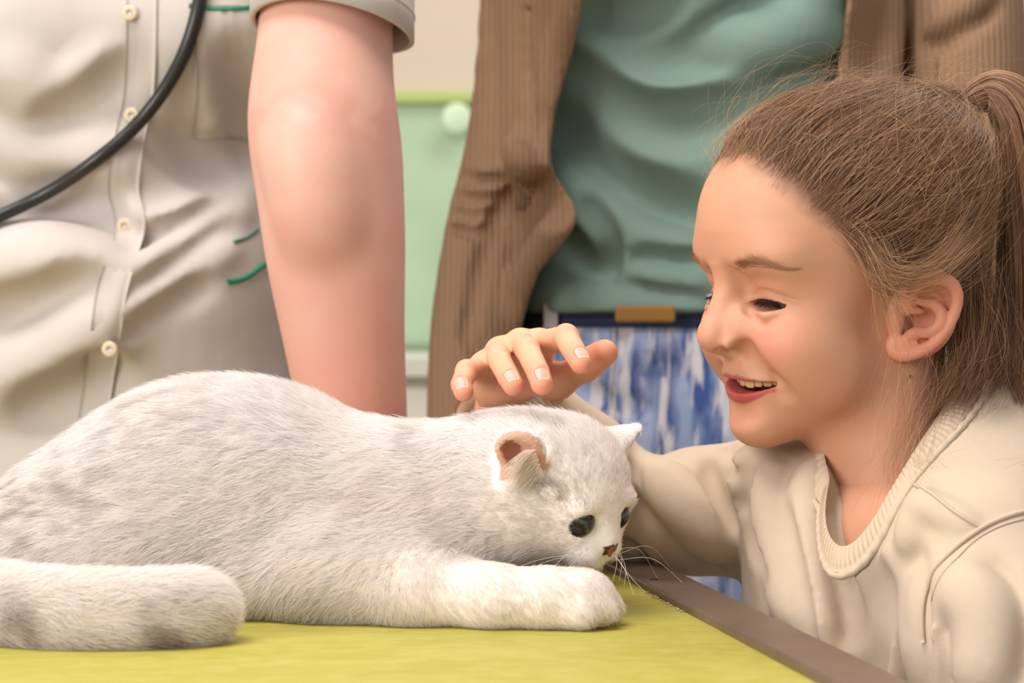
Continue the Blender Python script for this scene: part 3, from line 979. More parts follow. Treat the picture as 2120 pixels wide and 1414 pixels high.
# ponytail
cl = np.array([np.append(hv.toW(TIE), .006), np.append(P(2022, 204, 1.245), .010), np.append(P(2072, 198, 1.24), .014), np.append(P(2118, 262, 1.235), .018),
               np.append(P(2140, 400, 1.23), .022), np.append(P(2146, 560, 1.225), .024), np.append(P(2138, 720, 1.225), .024), np.append(P(2122, 880, 1.225), .020),
               np.append(P(2110, 1000, 1.23), .010)])
KP = 20
clp = lerp_path(cl, KP); fr = frames(clp[:, :3], (0, -1, 0))
n = 9000
ph = RNG.uniform(0, 2 * np.pi, n); rr = np.sqrt(RNG.uniform(0.05, 1, n))
wob = fbm(np.stack([np.cos(ph) * rr, np.sin(ph) * rr, rr * 0], -1), 4, 5, 2)
tt = np.linspace(0, 1, KP)
pp = np.zeros((n, KP, 3))
for k in range(KP):
    t_, u_, w_ = fr[k]
    a = ph + 1.3 * tt[k] * (wob - .5) + .25 * np.sin(6 * tt[k] + 9 * wob)
    r = rr * clp[k, 3] * (1 + .35 * (wob - .5))
    pp[:, k] = clp[k, :3] + (np.cos(a) * r)[:, None] * u_ + (np.sin(a) * r)[:, None] * w_
pp += RNG.normal(size=(n, 1, 3)) * .0012 * tt[None, :, None]
pc = hair_cols(n, .02)
gc(curves_obj('ponytail', pp, np.linspace(.00012, .00007, KP), m_hair, col=pc, kind='stuff', label='thick light brown ponytail'))
# dark hair tie
t0 = hv.toW(TIE)
ax = unit(P(2022, 204, 1.245) - t0)
e1 = unit(np.cross(ax, [0, 1, .2])); e2 = np.cross(ax, e1)
ring = [t0 + ax * .001 + (math.cos(a) * e1 + math.sin(a) * e2) * .0130 for a in np.linspace(0, 2 * np.pi, 28)]
gc(tube_obj('hair_tie', ring, .0052, mat('tie_fabric', lin(38, 36, 48), .8, bump=[(900, .6, .0006, None)]), label='dark navy hair tie'))

# loose locks: from the nape, in front of the ear, one long strand over the cheek, wisps on the shoulder
def strands(path, n, sp0, sp1, K=14, curl=.002, bright=0.0, r=.00008, short=.0):
    """n strands along a path of (px, py, depth); spread grows from sp0 to sp1"""
    c = lerp_path([P(*q) for q in path], K)
    t = np.linspace(0, 1, K)
    o0 = RNG.normal(size=(n, 1, 3)) * sp0; o1 = RNG.normal(size=(n, 1, 3)) * sp1
    cv = RNG.normal(size=(n, 1, 3)) * curl
    p = c[None] + o0 * (1 - t)[None, :, None] + o1 * t[None, :, None] + cv * np.sin(np.pi * t * RNG.uniform(.8, 2.2, (n, 1)))[..., None]
    return p, hair_cols(n, bright), np.full(n, r)
G = []
G += [strands([(1778, 470, 1.150), (1815, 530, 1.146), (1832, 590, 1.145), (1850, 640, 1.146), (1868, 690, 1.148)], 130, .003, .006, bright=.15, r=.00006)]
G += [strands([(1740, 440, 1.156), (1800, 500, 1.147), (1830, 560, 1.143), (1880, 575, 1.141), (1940, 555, 1.147), (1990, 500, 1.16)], 260, .006, .008, bright=.10)]
G += [strands([(1985, 620, 1.19), (1990, 720, 1.18), (1965, 800, 1.165), (1900, 900, 1.145), (1885, 960, 1.14)], 70, .008, .008, curl=.005, r=.00006)]
G += [strands([(1985, 560, 1.215), (1988, 640, 1.215), (1985, 720, 1.21), (1975, 790, 1.19)], 420, .008, .007, curl=.003, bright=-.15)]
G += [strands([(2010, 560, 1.20), (2010, 680, 1.19), (1995, 770, 1.175), (1950, 850, 1.155)], 380, .009, .009, curl=.005, bright=-.12)]
G += [strands([(2020, 600, 1.21), (2040, 700, 1.20), (2040, 780, 1.185), (1990, 830, 1.165)], 420, .010, .010, curl=.006, bright=-.2)]
G += [strands([(2060, 640, 1.215), (2085, 760, 1.20), (2110, 870, 1.19), (2150, 960, 1.18)], 380, .008, .010, curl=.004, bright=-.15)]
G += [strands([(1812, 560, 1.144), (1814, 640, 1.142), (1804, 700, 1.141), (1778, 765, 1.139), (1764, 820, 1.139), (1768, 880, 1.140)], 1, .0002, .0002, curl=.0003, bright=-.3, r=.00014)]
G += [strands([(1900, 860, 1.145), (1880, 960, 1.118), (1930, 1005, 1.108), (2010, 1010, 1.10), (2120, 1000, 1.095)], 38, .006, .010, curl=.006, r=.00006)]
G += [strands([(1880, 760, 1.145), (1860, 860, 1.145), (1830, 950, 1.15), (1818, 1010, 1.15)], 26, .008, .008, curl=.006, bright=.2, r=.00005)]
G += [strands([(1905, 740, 1.15), (1880, 830, 1.145), (1850, 960, 1.14), (1835, 1060, 1.125)], 22, .008, .008, curl=.006, r=.00005)]
G += [strands([(1930, 220, 1.235), (1960, 180, 1.23), (1990, 165, 1.23), (2010, 190, 1.23)], 60, .010, .012, curl=.010, bright=.2, r=.00005)]
G += [strands([(1500, 320, 1.175), (1520, 250, 1.175), (1560, 205, 1.18), (1600, 180, 1.18)], 40, .010, .008, curl=.007, bright=.25, r=.00004)]
G += [strands([(1640, 200, 1.18), (1700, 172, 1.19), (1760, 165, 1.20), (1830, 180, 1.2)], 60, .014, .010, curl=.007, bright=.2, r=.00005)]
lp = np.vstack([g[0] for g in G]); lc = np.vstack([g[1] for g in G]); lr = np.concatenate([g[2] for g in G])
gc(curves_obj('loose_hair', lp, lr[:, None] * np.linspace(1, .5, lp.shape[1])[None, :], m_hair, col=lc, kind='stuff', label='stray wisps of hair around the ear and neck'))
# ------------------------------------------------------------------ the girl's hand stretched over the cat
hand_lo = np.array([-.045, 1.10, .93]); hand_hi = np.array([.075, 1.34, 1.03])
hd = Vol(hand_lo, hand_hi, .9 * MM)
FING = dict(
    index=[(1118, 712, 1.225), (1172, 699, 1.185), (1192, 733, 1.163), (1203, 752, 1.157)],
    middle=[(1078, 712, 1.222), (1092, 726, 1.182), (1114, 771, 1.158), (1122, 795, 1.152)],
    ring=[(1036, 728, 1.222), (1032, 742, 1.188), (1053, 781, 1.165), (1063, 798, 1.160)],
    pinky=[(1000, 758, 1.225), (966, 770, 1.195), (955, 796, 1.180), (960, 811, 1.176)])
FR = dict(index=(27, 26, 24.5, 23), middle=(27, 25.5, 24.5, 23.5), ring=(26, 24.5, 23.5, 22.5), pinky=(24, 23, 22, 21))
for nm, q in FING.items():
    pts = [P(*a) for a in q]; rad = [PX(r, a[2]) for r, a in zip(FR[nm], q)]
    for i in range(3):
        hd.cone(pts[i], pts[i + 1], rad[i], rad[i + 1], k=.0025 if i == 0 else .0006)
    for i in (0, 1):                                         # knuckle pads
        hd.ell(pts[i] + np.array([0, -.001, .0010]), rad[i] * 1.03, k=.0012)
wr = P(1052, 862, 1.275)
mc = {nm: P(*q[0]) for nm, q in FING.items()}
# palm: bones of the hand from the wrist to each knuckle, joined softly
for nm, r0, r1 in (('index', .012, .0095), ('middle', .013, .0095), ('ring', .013, .009), ('pinky', .012, .008)):
    st = wr + (mc[nm] - wr) * .22 + np.array([.10, 0, 0]) * (mc[nm][0] - wr[0])
    hd.cone(st, mc[nm] + np.array([0, .004, -.0025]), r0, r1, k=.008)
hd.ell(P(1062, 790, 1.250), (.022, .020, .012), euler(.5, 0, 0), k=.012)
# webbing between the knuckles
for a, b in (('index', 'middle'), ('middle', 'ring'), ('ring', 'pinky')):
    m_ = (mc[a] + mc[b]) / 2
    hd.ell(m_ + np.array([0, -.002, -.003]), (.0075, .012, .006), k=.005)
# thumb with its ball
th = [P(1092, 815, 1.262), P(1156, 790, 1.235), P(1212, 757, 1.212), P(1252, 730, 1.200)]
for i, (a, b) in enumerate(((.0115, .0100), (.0100, .0088), (.0088, .0080))):
    hd.cone(th[i], th[i + 1], a, b, k=.006)
hd.ell(th[2] * .45 + th[3] * .55, (.012, .0075, .0078), euler(0, -math.radians(34), 0), k=.004)
hd.ell(P(1116, 803, 1.245), (.016, .012, .009), euler(0, -.5, 0), k=.008)
# creases where the thumb meets the palm, finger joints
hd.tube([P(1150, 790, 1.205), P(1166, 770, 1.20), P(1170, 752, 1.20)], .0008, k=.002, sub=True, n=5)
# wrist and forearm
elb = P(1335, 1075, 1.36)
hd.cone(wr + np.array([0, -.004, .004]), wr + (elb - wr) * .5, .0190, .022, k=.012)
hvv, hff = hd.mesh(); hvv = relax(hvv, hff, 1)
def hand_color(w):
    c = np.tile(lin(232, 172, 140), (len(w), 1))
    def mx(c, t, a): return c * (1 - t[:, None]) + np.asarray(a) * t[:, None]
    for nm, q in FING.items():
        for i, s, a in ((3, .010, .55), (2, .008, .22), (1, .008, .22)):
            d = np.linalg.norm(w - P(*q[i]), axis=1)
            c = mx(c, a * np.exp(-(d / s) ** 2), lin(228, 122, 98))
    d = np.linalg.norm(w - th[3], axis=1); c = mx(c, .5 * np.exp(-(d / .018) ** 2), lin(228, 130, 98))
    c = mx(c, .15 * sstep(.4, .7, fbm(w, 90, 4)), lin(216, 136, 104))
    return c
GIRL_PARTS.append((hvv, hff, hand_color(hvv)))
# finger nails
m_nail = mat('finger_nail', lin(228, 164, 146), .42, spec=.5, sss=.15, sss_s=.002)
for nm, up in (('index', (.12, -.55, .8)), ('middle', (.05, -.62, .78)), ('ring', (-.08, -.62, .78)), ('pinky', (-.18, -.70, .68))):
    q = FING[nm]; a, b = P(*q[2]), P(*q[3])
    t = unit(b - a); n_ = np.array(up); n_ = unit(n_ - t * (n_ @ t)); s_ = np.cross(t, n_)
    r = PX(FR[nm][3], q[3][2]); r2 = PX(FR[nm][2], q[2][2])
    cen = b - t * .0026
    vv = []; NU, NV = 9, 9
    for i in range(NU):
        u = i / (NU - 1) * 2 - 1
        for j in range(NV):
            v_ = j / (NV - 1) * 2 - 1
            x = v_ * .0042 * math.sqrt(max(0, 1 - .35 * u ** 4)); y = u * .0046 * (1 - .22 * v_ ** 2 * (u < 0))
            ang = x / (r * 1.02)
            rr_ = (r + (r2 - r) * min(1, max(0, (.0026 - y) / np.linalg.norm(b - a)))) * 1.035 - max(0, u) ** 2 * .0005
            vv.append(cen + t * y + n_ * math.cos(ang) * rr_ + s_ * math.sin(ang) * rr_)
    top = np.array(vv); bot = top - n_ * .0012
    f = grid_faces(NU, NV).tolist(); N_ = NU * NV
    f += [[q_ + N_ for q_ in g[::-1]] for g in f]
    rim = [i * NV for i in range(NU)] + [(NU - 1) * NV + j for j in range(1, NV)] + [i * NV + NV - 1 for i in range(NU - 2, -1, -1)] + list(range(NV - 2, 0, -1))
    f += [[rim[i], rim[(i + 1) % len(rim)], rim[(i + 1) % len(rim)] + N_, rim[i] + N_] for i in range(len(rim))]
    gc(link('fingernail', raw_mesh('fingernail', np.vstack([top, bot]), f), m_nail))

# ------------------------------------------------------------------ trunk, arms and legs below the clothes
TF = np.array([-.906, -.423, 0]); TL = np.array([.423, -.906, 0]); TU = np.array([0, 0, 1.0])
TR = np.stack([TF, TL, TU], 1)
SH_F = P(1575, 1030, 1.30); SH_N = P(2040, 1150, 1.085)
bd = Vol((-.0, 0.98, .02), (.36, 1.48, .98), .006)
bd.cone(P(1860, 1020, 1.215), P(1800, 1130, 1.225), .034, .036, k=.02)
bd.ell(P(1850, 1350, 1.225), (.05, .085, .11), TR, k=.03)
bd.cone(SH_F, SH_N, .026, .026, k=.03)
bd.tube([SH_F, elb, wr + (elb - wr) * .35], [.03, .026, .022], k=.01)
nel = np.array([.30, 1.02, .70]); bd.tube([SH_N, nel, np.array([.24, 1.10, .60])], [.03, .027, .02], k=.01)
hipc = np.array([.245, 1.22, .60]); bd.ell(hipc, (.08, .10, .08), TR, k=.03)
bd.cone(P(1840, 1330, 1.21), hipc, .075, .075, k=.03)
for s in (1, -1):
    h0 = hipc + TL * .055 * s
    bd.tube([h0, h0 + np.array([-.01, 0, -.26]), h0 + np.array([.01, 0, -.54])], [.06, .045, .032], k=.02)
bv, bf = bd.mesh(); bv = relax(bv, bf, 1)
GIRL_PARTS.append((bv, bf, np.tile(SK, (len(bv), 1))))
girl = link('person', raw_mesh('person', *join_parts(GIRL_PARTS)), skin_m,
            label='smiling child in cream sweatshirt with ponytail, reaching one hand over the cat', cat='person')
for o in GIRL_CHILD: o.parent = girl
# mole on the neck and the little scratch on the cheek
for (px, py, r) in ((1885, 780, .0011),):
    w = hv.hit(px, py, d0=1.0, d1=1.4)
    if w is not None:
        v, f = ell_geo(hv.toW(hv.toL(w)) * 0 + w, (r, r * .6, r)); link('mole', raw_mesh('mole', v, f), mat('mole', lin(120, 70, 50), .6), girl)

# ------------------------------------------------------------------ cream sweatshirt
sv = Vol((-.06, .96, .60), (.43, 1.47, 1.03), .0028)
# trunk
sv.ell(P(1875, 1290, 1.215), (.080, .110, .12), TR, k=.01)
sv.cone(P(1895, 1330, 1.21), P(1890, 1800, 1.2), .086, .088, k=.04, flat=(TL, .75))
# shoulders and upper back
sv.cone(P(1600, 1035, 1.30), P(1990, 1120, 1.13), .040, .042, k=.04)
sv.cone(P(2010, 930, 1.225), P(2130, 1080, 1.20), .045, .075, k=.04)
sv.cone(P(1960, 1000, 1.20), P(2050, 1130, 1.13), .045, .05, k=.04)
# far arm: shoulder, elbow, forearm to the cuff
cuff_c = P(1056, 850, 1.262)
sv.tube([P(1590, 1050, 1.295), P(1450, 1058, 1.315), elb], [.042, .0385, .037], k=.018)
sv.tube([elb, elb * .5 + cuff_c * .5, cuff_c], [.037, .0360, .0345], k=.010)
# chest cloth hanging towards the table
sv.cone(P(1660, 985, 1.270), P(1712, 1170, 1.215), .032, .034, k=.02)
sv.tube([P(1572, 985, 1.235), P(1650, 1150, 1.215), P(1720, 1320, 1.20), P(1750, 1500, 1.19)], [.021, .020, .030, .04], k=.018)
# near arm
sv.tube([P(2040, 1165, 1.095), P(2075, 1330, 1.06), nel + np.array([.0, 0, .03])], [.052, .050, .045], k=.014)
sv.tube([nel + np.array([.0, 0, .03]), np.array([.25, 1.10, .64])], [.045, .035], k=.014)
# collar line: inner edge of the ribbed band
CL = [(2008, 772, 1.222), (1960, 838, 1.170), (1908, 915, 1.140), (1864, 990, 1.124), (1822, 1062, 1.116), (1784, 1116, 1.115), (1748, 1146, 1.121),
      (1723, 1122, 1.138), (1713, 1062, 1.160), (1722, 990, 1.195), (1770, 900, 1.262), (1870, 815, 1.280), (1960, 768, 1.262)]
cl3 = np.array([P(*q) for q in CL])
NL = 300
clc = lerp_path(np.vstack([cl3[-2:], cl3, cl3[:2]]), (len(cl3) + 3) * 40)
a0 = 2 * 40 * (len(clc) - 1) / (len(clc) - 1)
# closed resample by arc length
seg = np.vstack([lerp_path(np.vstack([cl3[i - 1], cl3[i], cl3[(i + 1) % len(cl3)], cl3[(i + 2) % len(cl3)]]), 61)[20:40] for i in range(len(cl3))])
dl = np.r_[0, np.cumsum(np.linalg.norm(np.diff(np.vstack([seg, seg[:1]]), axis=0), axis=1))]
tt_ = np.linspace(0, dl[-1], NL * 2, endpoint=False)
loop = np.stack([np.interp(tt_, dl, np.r_[seg[:, j], seg[0, j]]) for j in range(3)], 1)
ker = np.ones(25) / 25
loop = np.stack([np.convolve(np.r_[loop[-12:, j], loop[:, j], loop[:12, j]], ker, 'valid') for j in range(3)], 1)
for i in range(len(loop)):
    dg = loop[i, 1]
    px_, py_ = CX + loop[i, 0] / dg * F, HY - (loop[i, 2] - CAMZ) / dg * F
    w = sv.hit(px_, py_, d0=1.0, d1=dg + .06)
    if w is not None and w[1] < dg + .05 and dg < 1.21:
        loop[i] = P(px_, py_, w[1] - .001)
loop = np.stack([np.convolve(np.r_[loop[-20:, j], loop[:, j], loop[:20, j]], np.ones(41) / 41, 'valid') for j in range(3)], 1)
cen = loop.mean(0)
uu, ss, vt = np.linalg.svd(loop - cen)
nrm = vt[2] if vt[2] @ np.array([-.3, -.4, .8]) > 0 else -vt[2]
rad_dir = loop - cen; rad_dir -= (rad_dir @ nrm)[:, None] * nrm; rad_dir = unit(rad_dir)
outer = loop + rad_dir * .0115 - nrm * .0075
# cloth rises to the band, then the neck hole is cut along the loop
for i in range(0, len(outer), 8):
    j = (i + 8) % len(outer)
    sv.cone(outer[i] - nrm * .012, outer[j] - nrm * .012, .006, .006, k=.010)
def on_shirt(p, off):
    p = p.copy()
    for _ in range(3):
        D = sv.sample(p); g = sv.grad(p, .006)
        m = (np.abs(D) < .02)[:, None]
        p = p - np.where(m, g * (D - off)[:, None], 0)
    return p
ker2 = np.ones(31) / 31
def smooth_loop(p, n=31):
    h = n // 2
    return np.stack([np.convolve(np.r_[p[-h:, j], p[:, j], p[:h, j]], np.ones(n) / n, 'valid') for j in range(3)], 1)
loop_in = smooth_loop(on_shirt(loop, .0012), 21)
loop_out = smooth_loop(on_shirt(loop + rad_dir * .0165 - nrm * .005, .0008), 21)
loop_sm = smooth_loop(on_shirt(loop + rad_dir * .0190 - nrm * .006, .0006), 21)
loop_n = unit(smooth_loop(sv.grad((loop_in + loop_out) / 2, .008), 41))
bx, by = vt[0], np.cross(nrm, vt[0])
lth = np.arctan2((loop - cen) @ by, (loop - cen) @ bx); lrr = np.hypot((loop - cen) @ by, (loop - cen) @ bx)
oo = np.argsort(lth); lth, lrr = lth[oo], lrr[oo]
lzz = ((loop - cen) @ nrm)[oo]
def hole_fn(X, Y, Z):
    x = (X - cen[0]) * bx[0] + (Y - cen[1]) * bx[1] + (Z - cen[2]) * bx[2]
    y = (X - cen[0]) * by[0] + (Y - cen[1]) * by[1] + (Z - cen[2]) * by[2]
    z = (X - cen[0]) * nrm[0] + (Y - cen[1]) * nrm[1] + (Z - cen[2]) * nrm[2]
    th = np.arctan2(y, x)
    R = np.interp(th, lth, lrr, period=2 * np.pi); zz = np.interp(th, lth, lzz, period=2 * np.pi)
    return np.maximum(np.hypot(x, y) - R - .004, (zz - .05) - z)
sv.apply(hole_fn, cen - .10, cen + .10, .004, sub=True)
# cuff opening
cd = unit(unit(cuff_c - elb) + np.array([-.1, 0, .9]))
sv.cone(cuff_c - cd * .004, cuff_c + cd * .06, .0315, .034, k=.003, sub=True)
# folds
K = dict(d0=.95, d1=1.5)
sv.fold([(1850, 1150), (1842, 1220), (1838, 1320), (1848, 1430)], [.008, .014, .017, .016], .008, -.004, **K)
sv.fold([(1895, 1150), (1890, 1230), (1888, 1340), (1900, 1430)], [.008, .013, .014, .012], .005, .004, sub=True, **K)
sv.fold([(1920, 1200), (1917, 1290), (1925, 1430)], .010, .008, -.004, **K)
sv.fold([(1800, 1215), (1780, 1300), (1776, 1420)], .017, .010, .005, sub=True, **K)
sv.fold([(1704, 985), (1700, 1090), (1712, 1190), (1740, 1300)], [.008, .014, .017, .016], .006, .003, sub=True, **K)
sv.fold([(1672, 985), (1668, 1090), (1672, 1200), (1690, 1330)], .010, .010, -.003, **K)
sv.fold([(1625, 1050), (1632, 1150), (1648, 1250), (1668, 1345)], [.006, .010, .011, .009], .004, .003, sub=True, **K)
sv.fold([(1590, 985), (1590, 1060), (1608, 1160), (1632, 1280)], .009, .010, -.003, **K)
sv.fold([(1545, 960), (1542, 1040), (1556, 1120), (1580, 1200)], [.006, .009, .010, .006], .004, .003, sub=True, **K)
# far sleeve: long diagonal crease, shoulder bulge
sv.fold([(1330, 960), (1385, 1020), (1440, 1080), (1490, 1130)], [.010, .013, .013, .010], .006, -.003, **K)
sv.fold([(1302, 968), (1352, 1030), (1402, 1092), (1448, 1138), (1490, 1166)], [.005, .008, .010, .009, .005], .003, .0025, sub=True, **K)
sv.fold([(1372, 985), (1425, 1060), (1490, 1125)], .012, .010, -.004, **K)
sv.fold([(1300, 1125), (1330, 1150), (1352, 1178)], .004, .003, .0005, sub=True, **K)
sv.fold([(1462, 965), (1480, 1020), (1520, 1085)], .004, .006, .001, sub=True, **K)
sv.fold([(1506, 930), (1516, 985), (1540, 1050)], .004, .004, .001, sub=True, **K)
# near sleeve: crease at the armhole
sv.fold([(1965, 1235), (1978, 1290), (1976, 1350), (1968, 1430)], [.004, .011, .011, .008], .005, .002, sub=True, **K)
sv.fold([(2050, 1180), (2085, 1260), (2100, 1380)], .008, .010, .003, sub=True, **K)
sv.fold([(2005, 1210), (2025, 1290), (2025, 1414)], .012, .010, -.005, **K)
sv.fold([(1880, 1120), (1890, 1080), (1905, 1040)], .008, .006, -.003, **K)
sv.fold([(1905, 1035), (1950, 1060), (2000, 1085)], .007, .006, -.003, **K)
m_sweat = mat('sweatshirt_jersey', lin(202, 182, 160), .85, spec=.15, sheen=.1,
              bump=[(1500, .25, .0006, (1, 1, .5)), (40, .25, .004, None)])
sweat = vol_obj('sweatshirt', sv, m_sweat, girl, it=2)

# ribbed bands: geometry ribs across the band
def rib_band(name, inner, outer_, nribs, amp, thick, m, parent, out_n):
    n = len(inner); W = 7
    v = []
    ph = np.linspace(0, nribs * 2 * np.pi, n, endpoint=False)
    for w in range(W):
        s = w / (W - 1)
        bulge = math.sin(np.pi * s) ** .5
        v.append(inner * (1 - s) + outer_ * s + out_n * (thick * bulge + amp * np.cos(ph) * bulge)[:, None])
    for w in range(W - 1, -1, -1):
        s = w / (W - 1)
        v.append(inner * (1 - s) + outer_ * s - out_n * thick * (.6 * math.sin(np.pi * s)))
    A = np.stack(v, 1).reshape(-1, 3)
    f = grid_faces(n, 2 * W, close_u=True, close_v=True)
    return link(name, raw_mesh(name, A, f), m, parent)
def resample_closed(p, n):
    d = np.r_[0, np.cumsum(np.linalg.norm(np.diff(np.vstack([p, p[:1]]), axis=0), axis=1))]
    t = np.linspace(0, d[-1], n, endpoint=False)
    return np.stack([np.interp(t, d, np.r_[p[:, j], p[0, j]]) for j in range(3)], 1)
NR = 120
def dense(p, n=NR * 10): return np.stack([np.interp(np.linspace(0, len(p), n, endpoint=False), np.arange(len(p) + 1), np.r_[p[:, j], p[0, j]]) for j in range(3)], 1)
rib_band('collar', dense(loop_in), dense(loop_out), NR, .00045, .0020, mat('sweatshirt_rib', lin(202, 181, 157), .85, spec=.15), sweat, unit(dense(loop_n)))
# rounded, slightly gathered seam below the band
sm = dense(loop_sm)
wv = .0020 + .00025 * np.cos(np.linspace(0, 2 * np.pi * 52, len(sm), endpoint=False))
v, f = tube_geo(np.vstack([sm, sm[:1]])[::3], np.r_[wv, wv[0]][::3], 8, caps=False)
link('collar_seam', raw_mesh('collar_seam', v, f), m_sweat, sweat)
# cuff band round the wrist
ca = np.linspace(0, 2 * np.pi, 600, endpoint=False)
q1 = unit(np.cross(cd, [0, 0, 1.0])); q2 = np.cross(cd, q1)
ringd = np.cos(ca)[:, None] * q1 + np.sin(ca)[:, None] * q2
rib_band('cuff', cuff_c + cd * .014 + ringd * .0325, cuff_c - cd * .006 + ringd * .0345, 60, .0007, .0030, m_sweat, sweat, ringd)
# shoulder seam and armhole seam of the near sleeve
def seam(pts, r, name='seam', off=.0002):
    q = sv.hits(lerp_path(pts, 40), off, **K)
    if len(q) > 3:
        for _ in range(10): q[1:-1] = (q[:-2] + q[1:-1] * 2 + q[2:]) / 4
        q = on_shirt(q, r * .5)
        for _ in range(2): q[1:-1] = (q[:-2] + q[1:-1] * 2 + q[2:]) / 4
        v, f = tube_geo(q, r, 6); link(name, raw_mesh(name, v, f), m_sweat, sweat)
seam([(2160, 1052), (2110, 1064), (2060, 1080), (2010, 1108), (1965, 1150), (1930, 1195), (1914, 1240), (1910, 1290), (1914, 1330)], .0014)
seam([(2160, 1066), (2110, 1078), (2062, 1094), (2018, 1120), (1976, 1162), (1944, 1202), (1928, 1245)], .0006)
seam([(1895, 1005), (1930, 1025), (1975, 1060), (2030, 1094)], .0009)
# jeans and shoes of the child (below the frame)
jv = Vol((.10, 1.0, .0), (.38, 1.44, .70), .006)
jv.ell(hipc, (.092, .112, .09), TR, k=.03)
for s in (1, -1):
    h0 = hipc + TL * .055 * s
    jv.tube([h0, h0 + np.array([-.01, 0, -.26]), h0 + np.array([.01, 0, -.50])], [.068, .056, .046], k=.02)
vol_obj('trousers', jv, mat('child_trousers', lin(70, 76, 92), .9), girl)
for s in (1, -1):
    h0 = hipc + TL * .055 * s
    shv = Vol(h0 + np.array([-.13, -.10, -.605]), h0 + np.array([.07, .08, -.48]), .005)
    b0 = h0 + np.array([.01, 0, -.56]); b0[2] = .04
    shv.cone(b0, b0 + TF * .09, .036, .030, k=.01, flat=(TU, 1.0))
    shv.cone(b0, b0 + np.array([0, 0, .05]), .036, .036, k=.01)
    vol_obj('shoe', shv, mat('child_shoe', lin(225, 222, 218), .6), girl)
# ------------------------------------------------------------------ the cat
CB = math.radians(41); CP = math.radians(19)        # head turned towards the picture plane, nose lowered
cf_ = np.array([math.cos(CB), -math.sin(CB), 0]); cr_ = np.array([-math.sin(CB), -math.cos(CB), 0]); cu_ = np.array([0, 0, 1.0])
cf2 = cf_ * math.cos(CP) - cu_ * math.sin(CP); cu2 = cu_ * math.cos(CP) + cf_ * math.sin(CP)
CROLL = math.radians(-4)
cr3 = cr_ * math.cos(CROLL) + cu2 * math.sin(CROLL); cu3 = cu2 * math.cos(CROLL) - cr_ * math.sin(CROLL)
CR = np.stack([cf2, cr3, cu3], 1)                   # columns: forward, near side, up
CO = P(1142, 1010, 1.145)
def C(f, r, u): return CO + CR @ (np.array([f, r, u], float) * MM)
cv = Vol((-.40, 0.96, .835), (.105, 1.36, 1.01), .0021)
TZ = TABLE_Z
# trunk: rump, arched back, ribs, chest
cv.ell(P(470, 1020, 1.185), (.080, .070, .067), euler(0, .10, 0), k=.01)
cv.ell(P(270, 1080, 1.185), (.085, .072, .060), euler(0, -.40, 0), k=.03)
cv.ell(P(50, 1180, 1.18), (.080, .070, .040), euler(0, -.45, 0), k=.03)
cv.ell(P(640, 1060, 1.18), (.075, .066, .057), euler(0, .36, 0), k=.03)
cv.ell(P(800, 1100, 1.17), (.060, .060, .050), euler(0, .15, 0), k=.03)
cv.ell(P(560, 1190, 1.17), (.14, .070, .030), k=.03)
# neck
cv.cone(P(850, 1060, 1.165), P(1040, 1010, 1.15), .046, .042, k=.025)
cv.ell(P(930, 1120, 1.14), (.038, .040, .035), k=.02)
# haunch
cv.ell(P(240, 1160, 1.135), (.062, .045, .036), euler(0, -.2, 0), k=.02)
# near foreleg along the table: elbow, forearm, paw with toes
dl_ = 1.085
cv.cone(P(700, 1195, 1.115), P(860, 1225, 1.10), .028, .0215, k=.022)
cv.tube([P(860, 1225, 1.10), P(1020, 1241, 1.088), P(1130, 1243, 1.085), P(1195, 1246, 1.085)], [.0205, .0165, .0152, .0155], k=.012)
cv.ell(P(1205, 1240, 1.088), (.0175, .0165, .0145), k=.008)
for i, (px, py, d) in enumerate(((1190, 1268, 1.072), (1232, 1260, 1.078), (1244, 1252, 1.092), (1228, 1248, 1.104))):
    cv.ell(P(px, py, d), (.0120, .0066, .0085), euler(0, .12, -.25), k=.0045)
cv.tube([P(1212, 1262, 1.055), P(1215, 1282, 1.058), P(1212, 1298, 1.062)], .0012, k=.0025, sub=True)
# far foreleg, mostly hidden
cv.tube([P(900, 1180, 1.22), P(1060, 1195, 1.21), P(1160, 1200, 1.20)], [.024, .018, .017], k=.012)
# tail curled forward along the near flank
TAIL = [P(-190, 1215, 1.13), P(-60, 1250, 1.06), P(120, 1268, 1.03), P(300, 1268, 1.028), P(415, 1262, 1.035)]
cv.tube(TAIL, [.020, .0195, .0180, .0172, .0155], k=.006, n=24)
cv.cone(P(-190, 1215, 1.13), P(-150, 1180, 1.19), .022, .03, k=.02)
# head
cv.ell(C(0, 0, 4), m3(44, 44, 38), CR, k=.015)
cv.ell(C(-6, 26, -14), m3(30, 22, 24), CR, k=.014); cv.ell(C(-6, -26, -14), m3(30, 22, 24), CR, k=.014)
cv.ell(C(28, 0, -8), m3(20, 26, 22), CR, k=.012)
for s in (1, -1):
    cv.ell(C(38, 8.5 * s, -20.5), m3(11.5, 9.8, 8.2), CR, k=.005)           # whisker pads
    cv.ell(C(37, 17 * s, 6), m3(8, 9, 6), CR, k=.006)                       # brows
    cv.ell(C(48, 17 * s, -2), m3(8, 8.5, 6.5), CR, k=.006, sub=True)        # eye hollows
cv.cone(C(36, 0, 0), C(47, 0, -12), .0085, .0062, k=.006)                   # nose bridge
cv.ell(C(36, 0, -29), m3(9, 10, 6), CR, k=.005)                             # chin
cv.tube([C(49.5, 0, -18), C(48, 0, -24), C(44, 6, -27.5), C(37, 12, -27)], .0009, k=.0015, sub=True)
